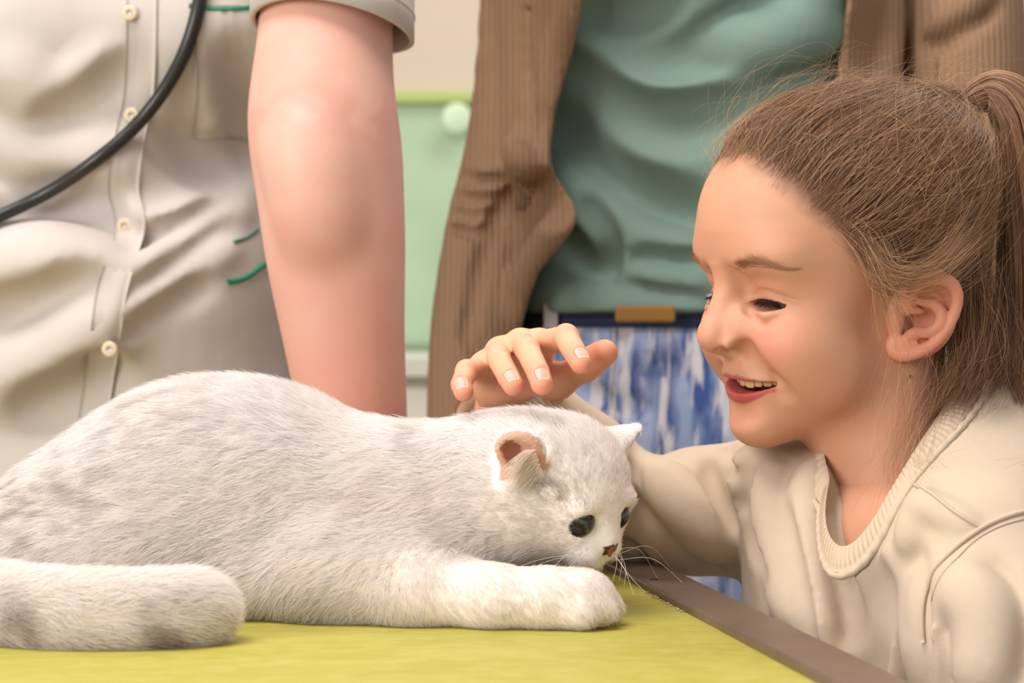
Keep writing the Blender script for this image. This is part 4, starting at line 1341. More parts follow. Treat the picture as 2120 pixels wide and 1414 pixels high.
# ears: hollow cups
def cat_ear(base, tip, wid, face, thick, depth, k=.004):
    base, tip = np.array(base), np.array(tip)
    up = unit(tip - base); L = np.linalg.norm(tip - base)
    n = np.array(face, float); n = unit(n - up * (n @ up)); sd = np.cross(up, n)
    R = np.stack([sd, n, up], 1)
    cc = base + up * L * .42
    cv.ell(cc - n * .001, (wid, thick, L * .58), R, k=k)
    cv.ell(cc + n * (thick * .95) - up * .001, (wid * .84, thick * 1.05 * depth, L * .50), R, k=.0015, sub=True)
    return cc, R
EN = cat_ear(P(1088, 968, 1.106), P(1062, 888, 1.094), .0150, (-.30, -.92, -.10), .0080, .9)
def far_ear(base, tip, r0, r1, face, flat):
    base, tip = np.array(base), np.array(tip); up = unit(tip - base)
    n = np.array(face, float); n = unit(n - up * (n @ up)); sd = np.cross(up, n)
    R = np.stack([sd, n, up], 1)
    cv.cone(base, tip, r0, r1, k=.005, flat=(n, flat))
    cv.cone(base + n * .0035 + up * .004, tip + n * .003 - up * .004, r0 * .78, r1 * .6, k=.0012, sub=True, flat=(n, flat))
    return (base + tip) / 2, R
EF = far_ear(P(1228, 936, 1.172), P(1316, 888, 1.176), .0180, .0050, (.35, .75, -.45), 2.6)
# press the belly, legs and tail flat on the table
def below(X, Y, Z): return (Z - (TZ + .0006)) + 0 * X + 0 * Y
cv.apply(below, (-.5, .9, .7), (.2, 1.5, TZ), .002, sub=True)

def cat_color(w):
    """silver-shaded white coat: grey along the spine and tail, tinted ears"""
    n = len(w)
    c = np.tile(lin(240, 232, 222), (n, 1))
    return c
EYE_N = C(39.2, 17.5, -3.2); EYE_F = C(39.2, -17.5, -3.2)
def ear_mask(w):
    m = np.zeros(len(w))
    for cc, R in (EN, EF):
        q = (w - cc) @ R
        m = np.maximum(m, ((q[:, 1] > -.0035) & (np.abs(q[:, 0]) < .0135) & (np.abs(q[:, 2]) < .0215) & (q[:, 1] < .009)) * 1.0)
    return m
cvv, cff = cv.mesh(); cvv = relax(cvv, cff, 1)
cg = cv.grad(cvv)
em = np.zeros(len(cvv))
for cc, R in (EN, EF):
    q = (cvv - cc) @ R
    em = np.maximum(em, ((np.abs(q[:, 0]) < .0138) & (q[:, 2] > -.0135) & (q[:, 2] < .026) & (np.abs(q[:, 1]) < .008) & ((cg @ R)[:, 1] > .30)) * 1.0)
ccol = np.tile(lin(250, 243, 238), (len(cvv), 1))
ccol = np.where((em > 0)[:, None], lin(214, 168, 148), ccol)
qn = (cvv - EN[0]) @ EN[1]
ccol = np.where(((em > 0) & (np.hypot((qn[:, 0] + .004) / .006, (qn[:, 2] - .001) / .010) < 1))[:, None], lin(150, 98, 82), ccol)
lc_ = (cvv - CO) @ CR / MM
qq = lc_ - np.array([49, 0, -16]); ccol = np.where((np.linalg.norm(qq * np.array([1, .8, 1]), axis=1) < 5.2)[:, None], lin(92, 58, 48), ccol)
m_cat = mat('cat_skin', None, .8, attr=True, spec=.1)
cat = link('cat', raw_mesh('cat', cvv, cff, ccol), m_cat, label='white silver-shaded cat crouching on the yellow-green table', cat='cat')

# eyes: dark rim, grey-green iris, glossy
def cat_eye(c, look, r, name_label):
    v, f = ell_geo((0, 0, 0), (r,) * 3, nu=40, nv=36); v = np.array(v)
    g = unit(np.array(look)); cs = (v / r) @ g
    col = np.tile(lin(30, 24, 22), (len(v), 1))
    col = np.where((cs > math.cos(math.radians(50)))[:, None], lin(66, 78, 76), col)
    sdv = unit(np.cross(g, cu3)); a = (v / r) @ sdv
    col = np.where(((cs > math.cos(math.radians(36))) & (np.abs(a) < .6))[:, None], lin(12, 12, 14), col)
    return link('eye', raw_mesh('eye', v + c, f, col), m_ceye, cat, label=name_label)
m_ceye = mat('cat_eye', None, .08, attr=True)
cat_eye(C(35.8, 16.6, -2.8), CR @ np.array([.60, .72, -.35]), .0098, 'grey-green eye with a dark rim')
cat_eye(C(37.0, -12.6, -2.4), CR @ np.array([.85, -.2, -.3]), .0096, 'dark eye on the far side of the face')
# nose leather
nv_ = Vol(C(48, 0, -15) - .012, C(48, 0, -15) + .012, .0006)
nv_.ell(C(49.2, 0, -14.5), m3(3.3, 6.6, 3.3), CR, k=.001)
nv_.cone(C(49.6, 0, -14.5), C(50.4, 0, -20.0), .0030, .0013, k=.0015)
for s in (1, -1): nv_.ell(C(51, 4.2 * s, -15.2), m3(2.0, 1.6, 1.0), CR, k=.0006, sub=True)
vol_obj('nose', nv_, mat('cat_nose', lin(150, 84, 60), .4), cat, it=1, label='brick-red nose')

# ---- fur: short dense coat lying backwards
def grow(n, pick=None):
    fi = RNG.integers(0, len(cff), n)
    q = cff[fi]; ab = RNG.uniform(size=(n, 2))
    p = (cvv[q[:, 0]] * ((1 - ab[:, 0]) * (1 - ab[:, 1]))[:, None] + cvv[q[:, 1]] * (ab[:, 0] * (1 - ab[:, 1]))[:, None]
         + cvv[q[:, 2]] * (ab[:, 0] * ab[:, 1])[:, None] + cvv[q[:, 3]] * ((1 - ab[:, 0]) * ab[:, 1])[:, None])
    return p
NF = 450000
p0 = grow(NF)
p0 = p0[(p0[:, 2] > TZ + .0012)]
g0 = cv.grad(p0, .003)
# leave out hair that only the far underside would show
hl_ = (p0 - CO) @ CR / MM                       # head coordinates of the roots
onhead = (hl_[:, 0] > -38) & (np.linalg.norm(hl_ * np.array([1, 1, 1.05]), axis=1) < 66) & (p0[:, 2] > .862)
def near(c, r): return np.linalg.norm(p0 - c, axis=1) < r
def eye_gap(sg):
    q = hl_ - np.array([42, 16.6 if sg > 0 else -12.4, -3.6])
    t = -q[:, 1] * sg * .30 + q[:, 2]
    m_ = q[:, 1] * sg + 6.2
    sc_ = 1.0 if sg > 0 else .74
    return (np.abs(q[:, 0]) < 10) & (((q[:, 1] / (6.3 * sc_)) ** 2 + (t / np.where(t > 0, 2.0, 4.2) / sc_) ** 2 < 1))
eyes = eye_gap(1) | eye_gap(-1)
nose = near(C(50.5, 0, -15.8), .0070)
inear = np.zeros(len(p0), bool); earz = np.zeros(len(p0), bool)
for cc, R in (EN, EF):
    q = (p0 - cc) @ R
    box = (np.abs(q[:, 0]) < .0165) & (q[:, 2] < .031) & (q[:, 2] > -.018) & (np.abs(q[:, 1]) < .012)
    earz |= box
    inear |= (np.abs(q[:, 0]) < .0138) & (q[:, 2] > -.0135) & (q[:, 2] < .026) & (np.abs(q[:, 1]) < .008) & ((g0 @ R)[:, 1] > .30)
keep = ~(eyes | nose | (inear & (RNG.uniform(size=len(p0)) < .9)))
p0, g0, hl_, onhead, inear, earz = [a[keep] for a in (p0, g0, hl_, onhead, inear, earz)]
N0 = len(p0)
# direction of the coat (blended between trunk, foreleg, belly, tail and face)
def blend(a, b, w): return a * (1 - w[:, None]) + np.asarray(b) * w[:, None]
wl = sstep(P(640, 0, 1.09)[0], P(960, 0, 1.09)[0], p0[:, 0]) * sstep(1.150, 1.105, p0[:, 1]) * sstep(TZ + .052, TZ + .030, p0[:, 2]) * np.where(onhead & (p0[:, 2] > .886), 0, 1)
tl = (p0[:, 1] < 1.070) & (p0[:, 0] < P(510, 0, 1.03)[0]) & (p0[:, 2] < TZ + .045)
wb_ = sstep(TZ + .050, TZ + .012, p0[:, 2]) * (1 - wl) * np.where(tl | onhead, 0, 1)
flow = np.tile(np.array([-1.0, -.05, -.30]), (N0, 1))
flow = blend(flow, (-.45, -.15, -.75), wb_ * .8)
flow = blend(flow, (.45, -.2, -.50), wl)
flow[tl] = np.array([1.0, -.05, -.12])
# face: hair streams from the nose outwards and back
hf = hl_ - np.array([46, 0, -12]); hf = hf / (np.linalg.norm(hf, axis=1, keepdims=True) + 1e-6)
fw = hf @ CR.T + np.array([0, 0, -.1])
wh_ = np.where(onhead, sstep(66, 50, np.linalg.norm(hl_, axis=1)), 0) * (1 - wl)
flow = flow * (1 - wh_[:, None]) + fw * wh_[:, None]
flow += (np.stack([fbm(p0, 70, s_, 2) for s_ in (11, 12, 13)], -1) - .5) * 1.0 + RNG.normal(size=(N0, 3)) * .20
tan = flow - g0 * (flow * g0).sum(1, keepdims=True); tan = unit(tan)
length = np.full(N0, .0112)
length = np.where(tl, .0120, length)
length = length * (1 - wl) + .0065 * wl
length = length * (1 - wh_) + (.0034 + .0062 * sstep(52, 10, hl_[:, 0])) * wh_
length = np.where(earz, .0040, length)
length = np.where(near_ := (np.linalg.norm(hl_ - np.array([49, 0, -16]), axis=1) < 14), np.minimum(length, .0022), length)
length *= RNG.uniform(.6, 1.25, N0)
lift = .42 * (1 - wh_) + .34 * wh_ + RNG.normal(0, .09, N0)
lift = lift * (1 - wl) + .24 * wl
lift = np.where(earz, .2, lift)
leg = wl > .5
KF = 5
s = np.linspace(0, 1, KF)[None, :, None]
dirv = tan[:, None, :] * (.45 + .75 * s) + g0[:, None, :] * (lift[:, None, None] * (1.5 - 1.1 * s))
step = dirv * (length[:, None, None] / (KF - 1)); step[:, 0] = 0
pts = p0[:, None, :] - g0[:, None, :] * .0006 + np.cumsum(step, 1)
pts[..., 2] = np.maximum(pts[..., 2], TZ + .0004)
# colouring: white, with grey ticking over the back, rump and tail rings, faint tabby marks on the head
col0 = np.tile(lin(252, 247, 245), (N0, 1))
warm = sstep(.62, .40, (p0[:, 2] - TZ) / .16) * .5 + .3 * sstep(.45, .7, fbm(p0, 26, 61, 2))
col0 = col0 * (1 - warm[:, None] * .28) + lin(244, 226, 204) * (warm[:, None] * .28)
# height above the flank: how far up the back the hair grows
upn = sstep(.15, .75, g0[:, 2])
back = sstep(P(900, 0, 1.15)[0], P(300, 0, 1.15)[0], p0[:, 0])
rump = sstep(P(420, 0, 1.15)[0], P(-40, 0, 1.15)[0], p0[:, 0])
streak = fbm(p0 * np.array([.30, 1, 1.0]), 330, 91, 3)
patch = sstep(.30, .62, fbm(p0 * np.array([.4, 1, 1.0]), 105, 19, 2))
body_g = (upn * (.10 + .75 * back) + rump * .75 * sstep(-.35, .3, g0[:, 2])) * sstep(.44, .62, streak) * (.25 + .75 * patch) * .45
body_g = np.where(onhead | leg | tl, 0, body_g)
ringt = np.sin((p0[:, 0] - P(330, 0, 1.03)[0]) / .038 * np.pi + 1.5) * .5 + .5
tail_g = np.where(tl, .75 * sstep(.55, .95, ringt) * sstep(.35, .6, fbm(p0, 60, 33)) * sstep(TZ + .034, TZ + .014, p0[:, 2]), 0)
def near_path(pxs, r0, r1):
    q_ = cv.hits(lerp_path(pxs, 14), 0.0, d0=.95, d1=1.4)
    d_ = np.min([np.linalg.norm(p0 - a_, axis=1) for a_ in q_], axis=0)
    return sstep(r1, r0, d_)
mott = sstep(.30, .58, fbm(p0, 420, 44, 2))
stripe = near_path([(1092, 984), (1130, 1004), (1168, 1026), (1205, 1046)], .002, .0095)
crown = near_path([(985, 866), (1050, 862), (1110, 868), (1160, 884)], .003, .011)
neckm = near_path([(885, 985), (905, 1050), (935, 1120)], .003, .012) * .2
head_g = np.maximum.reduce([.55 * stripe * mott, .6 * crown * (.3 + .7 * mott), neckm * mott])
nape = np.exp(-((p0[:, 0] - P(868, 0, 1.16)[0]) / .008) ** 2) * sstep(.45, .8, g0[:, 2]) * sstep(TZ + .08, TZ + .10, p0[:, 2]) * .5
grey = np.clip(np.maximum.reduce([body_g, tail_g, head_g, nape * sstep(.35, .6, streak)]), 0, 1) * RNG.uniform(.55, 1.15, N0)
grey = np.clip(grey, 0, 1)
GREY = lin(146, 124, 116)
tipw = np.array([0, .15, .55, .95, 1.0])
cols = col0[:, None, :] * (1 - grey[:, None, None] * tipw[None, :, None]) + GREY * (grey[:, None, None] * tipw[None, :, None])
m_fur = fur_mat('cat_fur')
frad = np.array([.00011, .00011, .00009, .00006, .00002])
fur = curves_obj('fur', pts, frad, m_fur, cat, col=cols, kind='stuff', label='short dense silver-white coat')
# tufts of long hair in the near ear
q = []
cc, R = EN
for i in range(700):
    u = RNG.uniform(-.8, .25); sd = RNG.uniform(.35, .9)
    a = cc + R @ np.array([.0128 * sd, .0062, u * .019]); 
    L = RNG.uniform(.008, .017)
    dr = unit(R @ np.array([-1.0, .35 + RNG.normal(0, .15), -.45 + RNG.normal(0, .28)]))
    t = np.linspace(0, 1, 5)[:, None]
    q.append(a + dr * L * t + np.array([0, 0, -.0035]) * t ** 2)
for i in range(500):
    a = cc + R @ np.array([RNG.uniform(-.011, .012), .004, -.020 + RNG.normal(0, .002)]); L = RNG.uniform(.006, .013)
    dr = unit(R @ np.array([RNG.normal(-.2, .5), .4, .55 + RNG.normal(0, .4)])); t = np.linspace(0, 1, 5)[:, None]
    q.append(a + dr * L * t)
tc = np.where(RNG.uniform(size=(len(q), 1)) < .08, lin(190, 166, 152), lin(250, 238, 228))
curves_obj('ear_tufts', q, np.linspace(.00009, .00003, 5), m_fur, cat, col=tc, kind='stuff', label='pale hair tufts inside the ear')
# whiskers
m_wh = mat('whisker', lin(245, 240, 232), .35)
def whisker(pts_, r=.00014):
    tube_obj('whisker', lerp_path([np.array(p) for p in pts_], 12), np.linspace(r, r * .35, 12), m_wh, cat, seg=5)
wsrc = C(46, -7, -21)
for (x, y, d, sag) in ((1412, 1205, 1.14, 8), (1398, 1188, 1.19, 12), (1338, 1228, 1.10, -4), (1362, 1198, 1.15, 10), (1312, 1232, 1.09, 2), (1292, 1214, 1.10, 0), (1282, 1202, 1.11, 3), (1268, 1206, 1.10, 2)):
    e = P(x, y, d); b = wsrc + np.array([RNG.normal(0, .002), RNG.normal(0, .002), RNG.normal(0, .002)])
    mid = (b + e) / 2 + np.array([.002, 0, .0009 * sag])
    whisker([b, mid, e])
wsn = C(42, 15, -22)
for (x, y, d) in ((1030, 1190, 1.07), (1075, 1188, 1.065), (1130, 1196, 1.06), (1165, 1200, 1.06)):
    e = P(x, y, d); b = wsn + RNG.normal(0, .0018, 3)
    whisker([b, (b + e) / 2 + np.array([0, -.004, .003]), e], .00013)
# ------------------------------------------------------------------ the vet in a white tunic behind the table
VX = P(170, 0, 1.6)[0]
m_arm = mat('vet_skin', None, .5, attr=True, spec=.35, sss=.2, sss_s=.005, bump=[(700, .05, .0005, None)])
av = Vol((-.245, 1.24, .845), (-.04, 1.50, 1.36), .0028)
ARM = [((690, -260, 1.42), 128), ((680, -60, 1.40), 126), ((673, 90, 1.385), 127), ((667, 200, 1.375), 134), ((670, 270, 1.37), 138), ((680, 350, 1.37), 139),
       ((691, 480, 1.37), 134), ((702, 600, 1.37), 122), ((715, 720, 1.37), 109), ((727, 820, 1.37), 99), ((735, 900, 1.37), 92), ((742, 980, 1.375), 88)]
av.tube([P(*q) for q, r in ARM], [PX(r, q[2]) for q, r in ARM], k=.012, n=30)
# hand resting on the table behind the cat
hp_ = P(748, 1060, 1.385); hp_[2] = TABLE_Z + .028
av.cone(P(742, 980, 1.375), hp_, .028, .026, k=.015)
av.ell(hp_ + np.array([.015, -.005, -.006]), (.045, .036, .019), k=.014)
for i, (dy, L) in enumerate(((-.028, .050), (-.010, .062), (.009, .064), (.026, .056))):
    k0 = hp_ + np.array([.046, dy - .004, -.008]); k1 = k0 + np.array([L * .55, dy * .15, .004]); k2 = k0 + np.array([L * 1.05, dy * .25, -.008])
    k2[2] = TABLE_Z + .0085
    av.tube([k0, k1, k2], [.0095, .0088, .0075], k=.004)
t0_ = hp_ + np.array([.0, -.03, -.006]); av.tube([t0_, t0_ + np.array([.03, -.022, -.006]), t0_ + np.array([.058, -.026, -.012])], [.012, .0098, .0085], k=.006)
KA = dict(d0=1.2, d1=1.6)
av.fold([(610, 300), (640, 380), (660, 480)], .02, .02, -.017, **KA)
avv, aff = av.mesh(); avv = relax(avv, aff, 2)
def arm_color(w):
    c = np.tile(lin(220, 170, 153), (len(w), 1))
    t = sstep(.4, .7, fbm(w, 28, 8, 3))[:, None] * .3
    c = c * (1 - t) + lin(216, 144, 126) * t
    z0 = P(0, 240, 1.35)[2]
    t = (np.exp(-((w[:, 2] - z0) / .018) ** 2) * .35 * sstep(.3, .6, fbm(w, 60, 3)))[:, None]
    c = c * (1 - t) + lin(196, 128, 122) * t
    t = (sstep(P(0, 560, 1.35)[2], P(0, 900, 1.35)[2], w[:, 2]) * .45)[:, None]
    return c * (1 - t) + lin(216, 132, 114) * t
# trunk, other arm and legs under the clothes
bv_ = Vol((VX - .32, 1.40, 0.02), (VX + .26, 1.80, 1.48), .008)
bv_.cone((VX, 1.62, 1.36), (VX, 1.62, .9), .12, .13, k=.03, flat=((0, 1, 0), 1.5))
bv_.cone((VX - .16, 1.62, 1.36), (VX + .16, 1.58, 1.36), .045, .045, k=.04)
bv_.cone((VX, 1.62, 1.38), (VX, 1.61, 1.46), .055, .052, k=.02)
bv_.tube([(VX - .19, 1.60, 1.34), (VX - .24, 1.58, 1.10), (VX - .22, 1.50, .9)], [.045, .042, .035], k=.02)
bv_.tube([(VX + .16, 1.58, 1.34), tuple(P(690, -260, 1.42))], [.045, .042], k=.02)
for s in (1, -1): bv_.tube([(VX + .085 * s, 1.62, .9), (VX + .085 * s, 1.62, .48), (VX + .085 * s, 1.64, .06)], [.085, .06, .045], k=.03)
b2, f2 = bv_.mesh()
hx_, hy_ = hanging_hand((VX - .22, 1.50, .90), 1.0, 1)
vet = link('person', raw_mesh('person', *join_parts([(hx_, hy_, np.tile(lin(224, 166, 142), (len(hx_), 1))), (avv, aff, arm_color(avv)), (b2, f2, np.tile(lin(224, 166, 142), (len(b2), 1)))])), m_arm,
           label='vet in a white buttoned tunic with bare forearm standing behind the cat', cat='person')

# tunic
m_tunic = mat('tunic_cotton', lin(197, 187, 181), .75, spec=.2, bump=[(1100, .12, .0005, None), (16, .35, .010, (1, 1, .7))])
tv = Vol((VX - .30, 1.36, .52), (VX + .26, 1.82, 1.43), .0042)
tv.cone((VX, 1.62, 1.36), (VX + .01, 1.62, 1.05), .150, .165, k=.02, flat=((0, 1, 0), 1.40))
tv.cone((VX + .01, 1.62, 1.05), (VX + .02, 1.62, .58), .165, .195, k=.03, flat=((0, 1, 0), 1.40))
tv.cone((VX - .18, 1.61, 1.36), (VX + .17, 1.58, 1.36), .055, .055, k=.05)
tv.ell(P(60, 60, 1.53), (.075, .06, .065), k=.06)
tv.ell(P(420, 60, 1.54), (.075, .06, .065), k=.06)
tv.ell(P(150, 560, 1.56), (.13, .07, .09), k=.06)
# sleeves
tv.tube([(VX - .17, 1.60, 1.35), (VX - .235, 1.59, 1.18)], [.062, .066], k=.03)
KT = dict(d0=1.2, d1=1.75)
# folds of the cloth
for pts_, r_, k_, o_, sb in (
    ([(30, 150), (120, 215), (225, 150)], 0.0180, .020, -0.0118, False),
    ([(100, 260), (180, 220), (260, 150)], 0.0120, .018, 0.0070, True),
    ([(0, 330), (100, 390), (230, 400)], 0.0150, .020, 0.0088, True),
    ([(0, 300), (110, 335), (250, 330)], 0.0160, .020, -0.0098, False),
    ([(0, 475), (90, 455), (180, 470), (270, 510)], 0.0160, .022, 0.0092, True),
    ([(0, 560), (80, 530), (180, 545), (250, 580)], 0.0220, .024, -0.0146, False),
    ([(0, 660), (90, 640), (190, 600)], 0.0160, .022, 0.0098, True),
    ([(0, 800), (110, 745), (220, 690)], 0.0200, .024, -0.0132, False),
    ([(60, 850), (150, 810), (215, 770)], 0.0140, .02, 0.0084, True),
    ([(300, 440), (380, 410), (500, 320)], 0.0100, .012, -0.0057, False),
    ([(310, 410), (390, 375), (470, 330)], 0.0100, .014, 0.0063, True),
    ([(300, 520), (380, 470), (480, 420)], 0.0090, .010, 0.0053, True),
    ([(290, 560), (390, 500), (500, 430)], 0.0100, .010, -0.0057, False),
    ([(280, 610), (380, 540), (480, 470)], 0.0080, .009, 0.0043, True),
    ([(270, 650), (360, 590), (470, 510)], 0.0100, .010, -0.0057, False),
    ([(265, 690), (340, 640), (420, 590)], 0.0080, .010, 0.0043, True),
    ([(360, 300), (430, 340), (520, 310)], 0.0120, .018, 0.0083, True),
    ([(480, 120), (520, 210), (530, 290)], 0.0140, .020, 0.0090, True),
):
    tv.fold(pts_, r_, k_, o_, sub=sb, **KT)
tunic = vol_obj('tunic', tv, m_tunic, vet, it=2)

def ribbon(vol, edge, width_px, lift, name, m, parent, n=60, nw=6, thick=.0012, kw=KT, side=-1):
    """a strip of cloth laid on a surface along picture positions, width_px to one side"""
    e = lerp_path(edge, n); rows = []
    for j in range(nw):
        q = e.copy(); q[:, 0] += side * width_px * j / (nw - 1)
        h = vol.hits(q, lift, **kw)
        if len(h) < n: return None
        for _ in range(3): h[1:-1] = (h[:-2] + 2 * h[1:-1] + h[2:]) / 4
        rows.append(h)
    A = np.stack(rows, 1)
    g = np.array([0, -1, 0])
    top = A.reshape(-1, 3); bot = top - g * -thick * 2
    f = grid_faces(n, nw).tolist(); N_ = n * nw
    f2_ = [[q_ + N_ for q_ in z[::-1]] for z in f]
    rim = [i * nw for i in range(n)] + [(n - 1) * nw + j for j in range(1, nw)] + [i * nw + nw - 1 for i in range(n - 2, -1, -1)] + list(range(nw - 2, 0, -1))
    f3 = [[rim[i], rim[(i + 1) % len(rim)], rim[(i + 1) % len(rim)] + N_, rim[i] + N_] for i in range(len(rim))]
    return link(name, raw_mesh(name, np.vstack([top, bot]), f + f2_ + f3), m, parent)
def line_on(vol, pts_, r, name, m, parent, lift=.0004, n=40, kw=KT, flat=1.0):
    q = vol.hits(lerp_path(pts_, n), lift, **kw)
    if len(q) > 4:
        for _ in range(3): q[1:-1] = (q[:-2] + 2 * q[1:-1] + q[2:]) / 4
        v, f = tube_geo(q, r, 6, flat); return link(name, raw_mesh(name, v, f), m, parent)
PLK = [(326, -90), (326, 0), (322, 180), (300, 285), (287, 390), (303, 470), (264, 600), (242, 760), (226, 870)]
ribbon(tv, PLK, 62, .0013, 'placket', m_tunic, tunic, nw=8)
m_stitch = mat('stitch', lin(200, 188, 178), .8)
m_btn = mat('tunic_button', lin(214, 196, 168), .35)
for (bx_, by_) in ((272, 30), (272, 235), (270, 463), (222, 711)):
    h = tv.hits([(bx_, by_)], .0062, **KT)
    if len(h):
        v, f = tube_geo([h[0] + np.array([0, .0015, 0]), h[0], h[0] + np.array([0, -.0008, 0])], [.0055, .0058, .0046], 20)
        bt = link('button', raw_mesh('button', v, f, smooth=False), m_btn, tunic)
        v, f = tube_geo([h[0] + np.array([0, -.0006, 0]), h[0] + np.array([0, -.0012, 0])], [.0026, .0024], 12)
        link('thread', raw_mesh('thread', v, f), m_stitch, bt)
# chest pocket with green piping, hip pocket piping
m_pipe = mat('green_piping', lin(20, 128, 96), .6)
ribbon(tv, [(552, 14), (548, 120), (545, 230), (540, 285)], 140, .0020, 'chest_pocket', m_tunic, tunic, n=30, nw=14)
line_on(tv, [(402, 22), (404, 120), (407, 220), (420, 248), (462, 276), (530, 290)], .0009, 'pocket_seam', m_tunic, tunic, lift=.0026)
line_on(tv, [(393, 14), (440, 21), (500, 20), (550, 8), (575, -2)], .0019, 'piping', m_pipe, tunic, lift=.0035)
line_on(tv, [(470, 584), (505, 576), (545, 548), (575, 522), (600, 500)], .0021, 'piping', m_pipe, tunic, lift=.0012)
line_on(tv, [(484, 502), (510, 492), (532, 476)], .0012, 'piping', m_pipe, tunic, lift=.001)
line_on(tv, [(532, 96), (536, 108), (546, 116)], .0012, 'piping', m_pipe, tunic, lift=.002)
line_on(tv, [(548, 40), (538, 90), (534, 150), (532, 190)], .0020, 'piping', m_pipe, tunic, lift=.002)
# short sleeve over the bare arm
ctr = [np.array([VX + .150, 1.59, 1.375]), P(690, -330, 1.45), P(692, -150, 1.41), P(690, 62, 1.385)]
ctr = lerp_path(ctr, 16); fr_ = frames(ctr, (0, -1, 0)); NS = 72
rows = []
for side, rr0, rr1 in ((0, .062, .0555), (1, .0585, .0520)):
    blk = []
    for k_ in range(16):
        t_, u_, w_ = fr_[k_]; s_ = k_ / 15
        ang = np.linspace(0, 2 * np.pi, NS, endpoint=False)
        r_ = (rr0 * (1 - s_) + rr1 * s_) * (1 + .015 * np.sin(3 * ang + 1) * s_ + .03 * s_ ** 4)
        ring = ctr[k_] + r_[:, None] * (np.cos(ang)[:, None] * u_ + np.sin(ang)[:, None] * w_)
        ring[:, 2] -= s_ ** 3 * ((ring[:, 0] - ctr[k_][0]) * .13 - (ring[:, 1] - ctr[k_][1]) * .10 + .002 * np.sin(2 * ang))
        blk.append(ring)
    rows += blk if side == 0 else blk[::-1]
A = np.stack(rows, 0).reshape(-1, 3)
link('sleeve', raw_mesh('sleeve', A, grid_faces(32, NS, close_u=True, close_v=True)[:, ::-1]), m_tunic, tunic)
hemr = np.vstack([rows[14], rows[14][:1]])
v, f = tube_geo(hemr, .0008, 6, caps=False); link('hem_stitching', raw_mesh('hem_stitching', v, f), m_tunic, tunic)
# trousers, clogs
tr = Vol((VX - .24, 1.44, .03), (VX + .24, 1.80, .85), .009)
for s in (1, -1): tr.tube([(VX + .085 * s, 1.62, .80), (VX + .085 * s, 1.62, .48), (VX + .085 * s, 1.63, .05)], [.105, .082, .07], k=.02)
vol_obj('trousers', tr, mat('vet_trousers', lin(214, 208, 200), .85), vet)
for s in (1, -1):
    cg_ = Vol((VX + .085 * s - .06, 1.42, -.002), (VX + .085 * s + .06, 1.74, .12), .006)
    cg_.cone((VX + .085 * s, 1.68, .045), (VX + .085 * s, 1.50, .035), .042, .034, k=.01)
    vol_obj('shoe', cg_, mat('vet_shoe', lin(235, 235, 232), .4), vet)

# stethoscope tube hanging in front of the tunic
st = link('stethoscope', None, None, label='black rubber stethoscope tube hanging across the white tunic', cat='stethoscope')
spx = [(436, -260), (432, -120), (424, -10), (406, 70), (374, 150), (322, 228), (256, 300), (170, 364), (90, 412), (0, 452), (-80, 486)]
sp = []
for (x, y) in lerp_path(spx, 40):
    h = tv.hit(x, y, **KT)
    sp.append(h + np.array([0, -.010, 0]) if h is not None else (sp[-1] + np.array([-.01, 0, -.005]) if sp else P(x, y, 1.45)))
sp = np.array(sp)
for _ in range(12): sp[1:-1] = (sp[:-2] + 2 * sp[1:-1] + sp[2:]) / 4
for i in range(len(sp)):
    h = tv.hit(*[CX + sp[i, 0] / sp[i, 1] * F, HY - (sp[i, 2] - CAMZ) / sp[i, 1] * F], **KT)
    if h is not None and sp[i, 1] > h[1] - .006: sp[i, 1] = h[1] - .006
for _ in range(4): sp[1:-1] = (sp[:-2] + 2 * sp[1:-1] + sp[2:]) / 4
tube_obj('tube', sp, np.linspace(.0055, .0048, len(sp)), mat('black_rubber', lin(34, 32, 30), .32), st, seg=14)
v, f = tube_geo([sp[-1] + np.array([-.002, -.004, 0]), sp[-1] + np.array([-.002, .004, 0]), sp[-1] + np.array([-.002, .006, 0])], [.02, .021, .017], 28)
link('chest_piece', raw_mesh('chest_piece', v, f, smooth=False), mat('steth_steel', (.6, .6, .6), .25, metal=1), st)
# ------------------------------------------------------------------ the woman in a green top behind the child
WX = P(1455, 0, 1.65)[0]
KW = dict(d0=1.3, d1=1.95)
def flatY(f): return ((0, 1, 0), f)
wb = Vol((WX - .32, 1.50, .02), (WX + .34, 1.90, 1.48), .008)
wb.cone((WX, 1.72, 1.36), (WX, 1.72, 1.02), .120, .120, k=.03, flat=flatY(1.5))
wb.cone((WX - .15, 1.73, 1.37), (WX + .15, 1.73, 1.37), .04, .04, k=.04)
wb.cone((WX, 1.73, 1.38), (WX, 1.72, 1.46), .05, .047, k=.02)
for s in (1, -1):
    wb.tube([(WX + .08 * s, 1.72, .95), (WX + .085 * s, 1.72, .5), (WX + .085 * s, 1.74, .06)], [.08, .055, .04], k=.03)
LA = [((1080, -200, 1.74), 78), ((1072, 0, 1.73), 74), ((1056, 200, 1.71), 73), ((1034, 350, 1.69), 74), ((1003, 470, 1.675), 74), ((984, 620, 1.66), 80), ((974, 760, 1.65), 82), ((964, 900, 1.64), 74), ((958, 1010, 1.63), 62)]
RA = [((1985, -220, 1.70), 100), ((1998, 0, 1.68), 112), ((2005, 200, 1.67), 112), ((2050, 500, 1.66), 88), ((2040, 900, 1.64), 74)]
for A_ in (LA, RA):
    wb.tube([P(*q) for q, r in A_], [PX(r * .66, q[2]) for q, r in A_], k=.02)
wv_, wf_ = wb.mesh()
WP = [(wv_, wf_)] + [hanging_hand(P(*A_[-1][0]) + np.array([0, 0, -.012]), 1.0, sd_) for A_, sd_ in ((LA, -1), (RA, 1))]
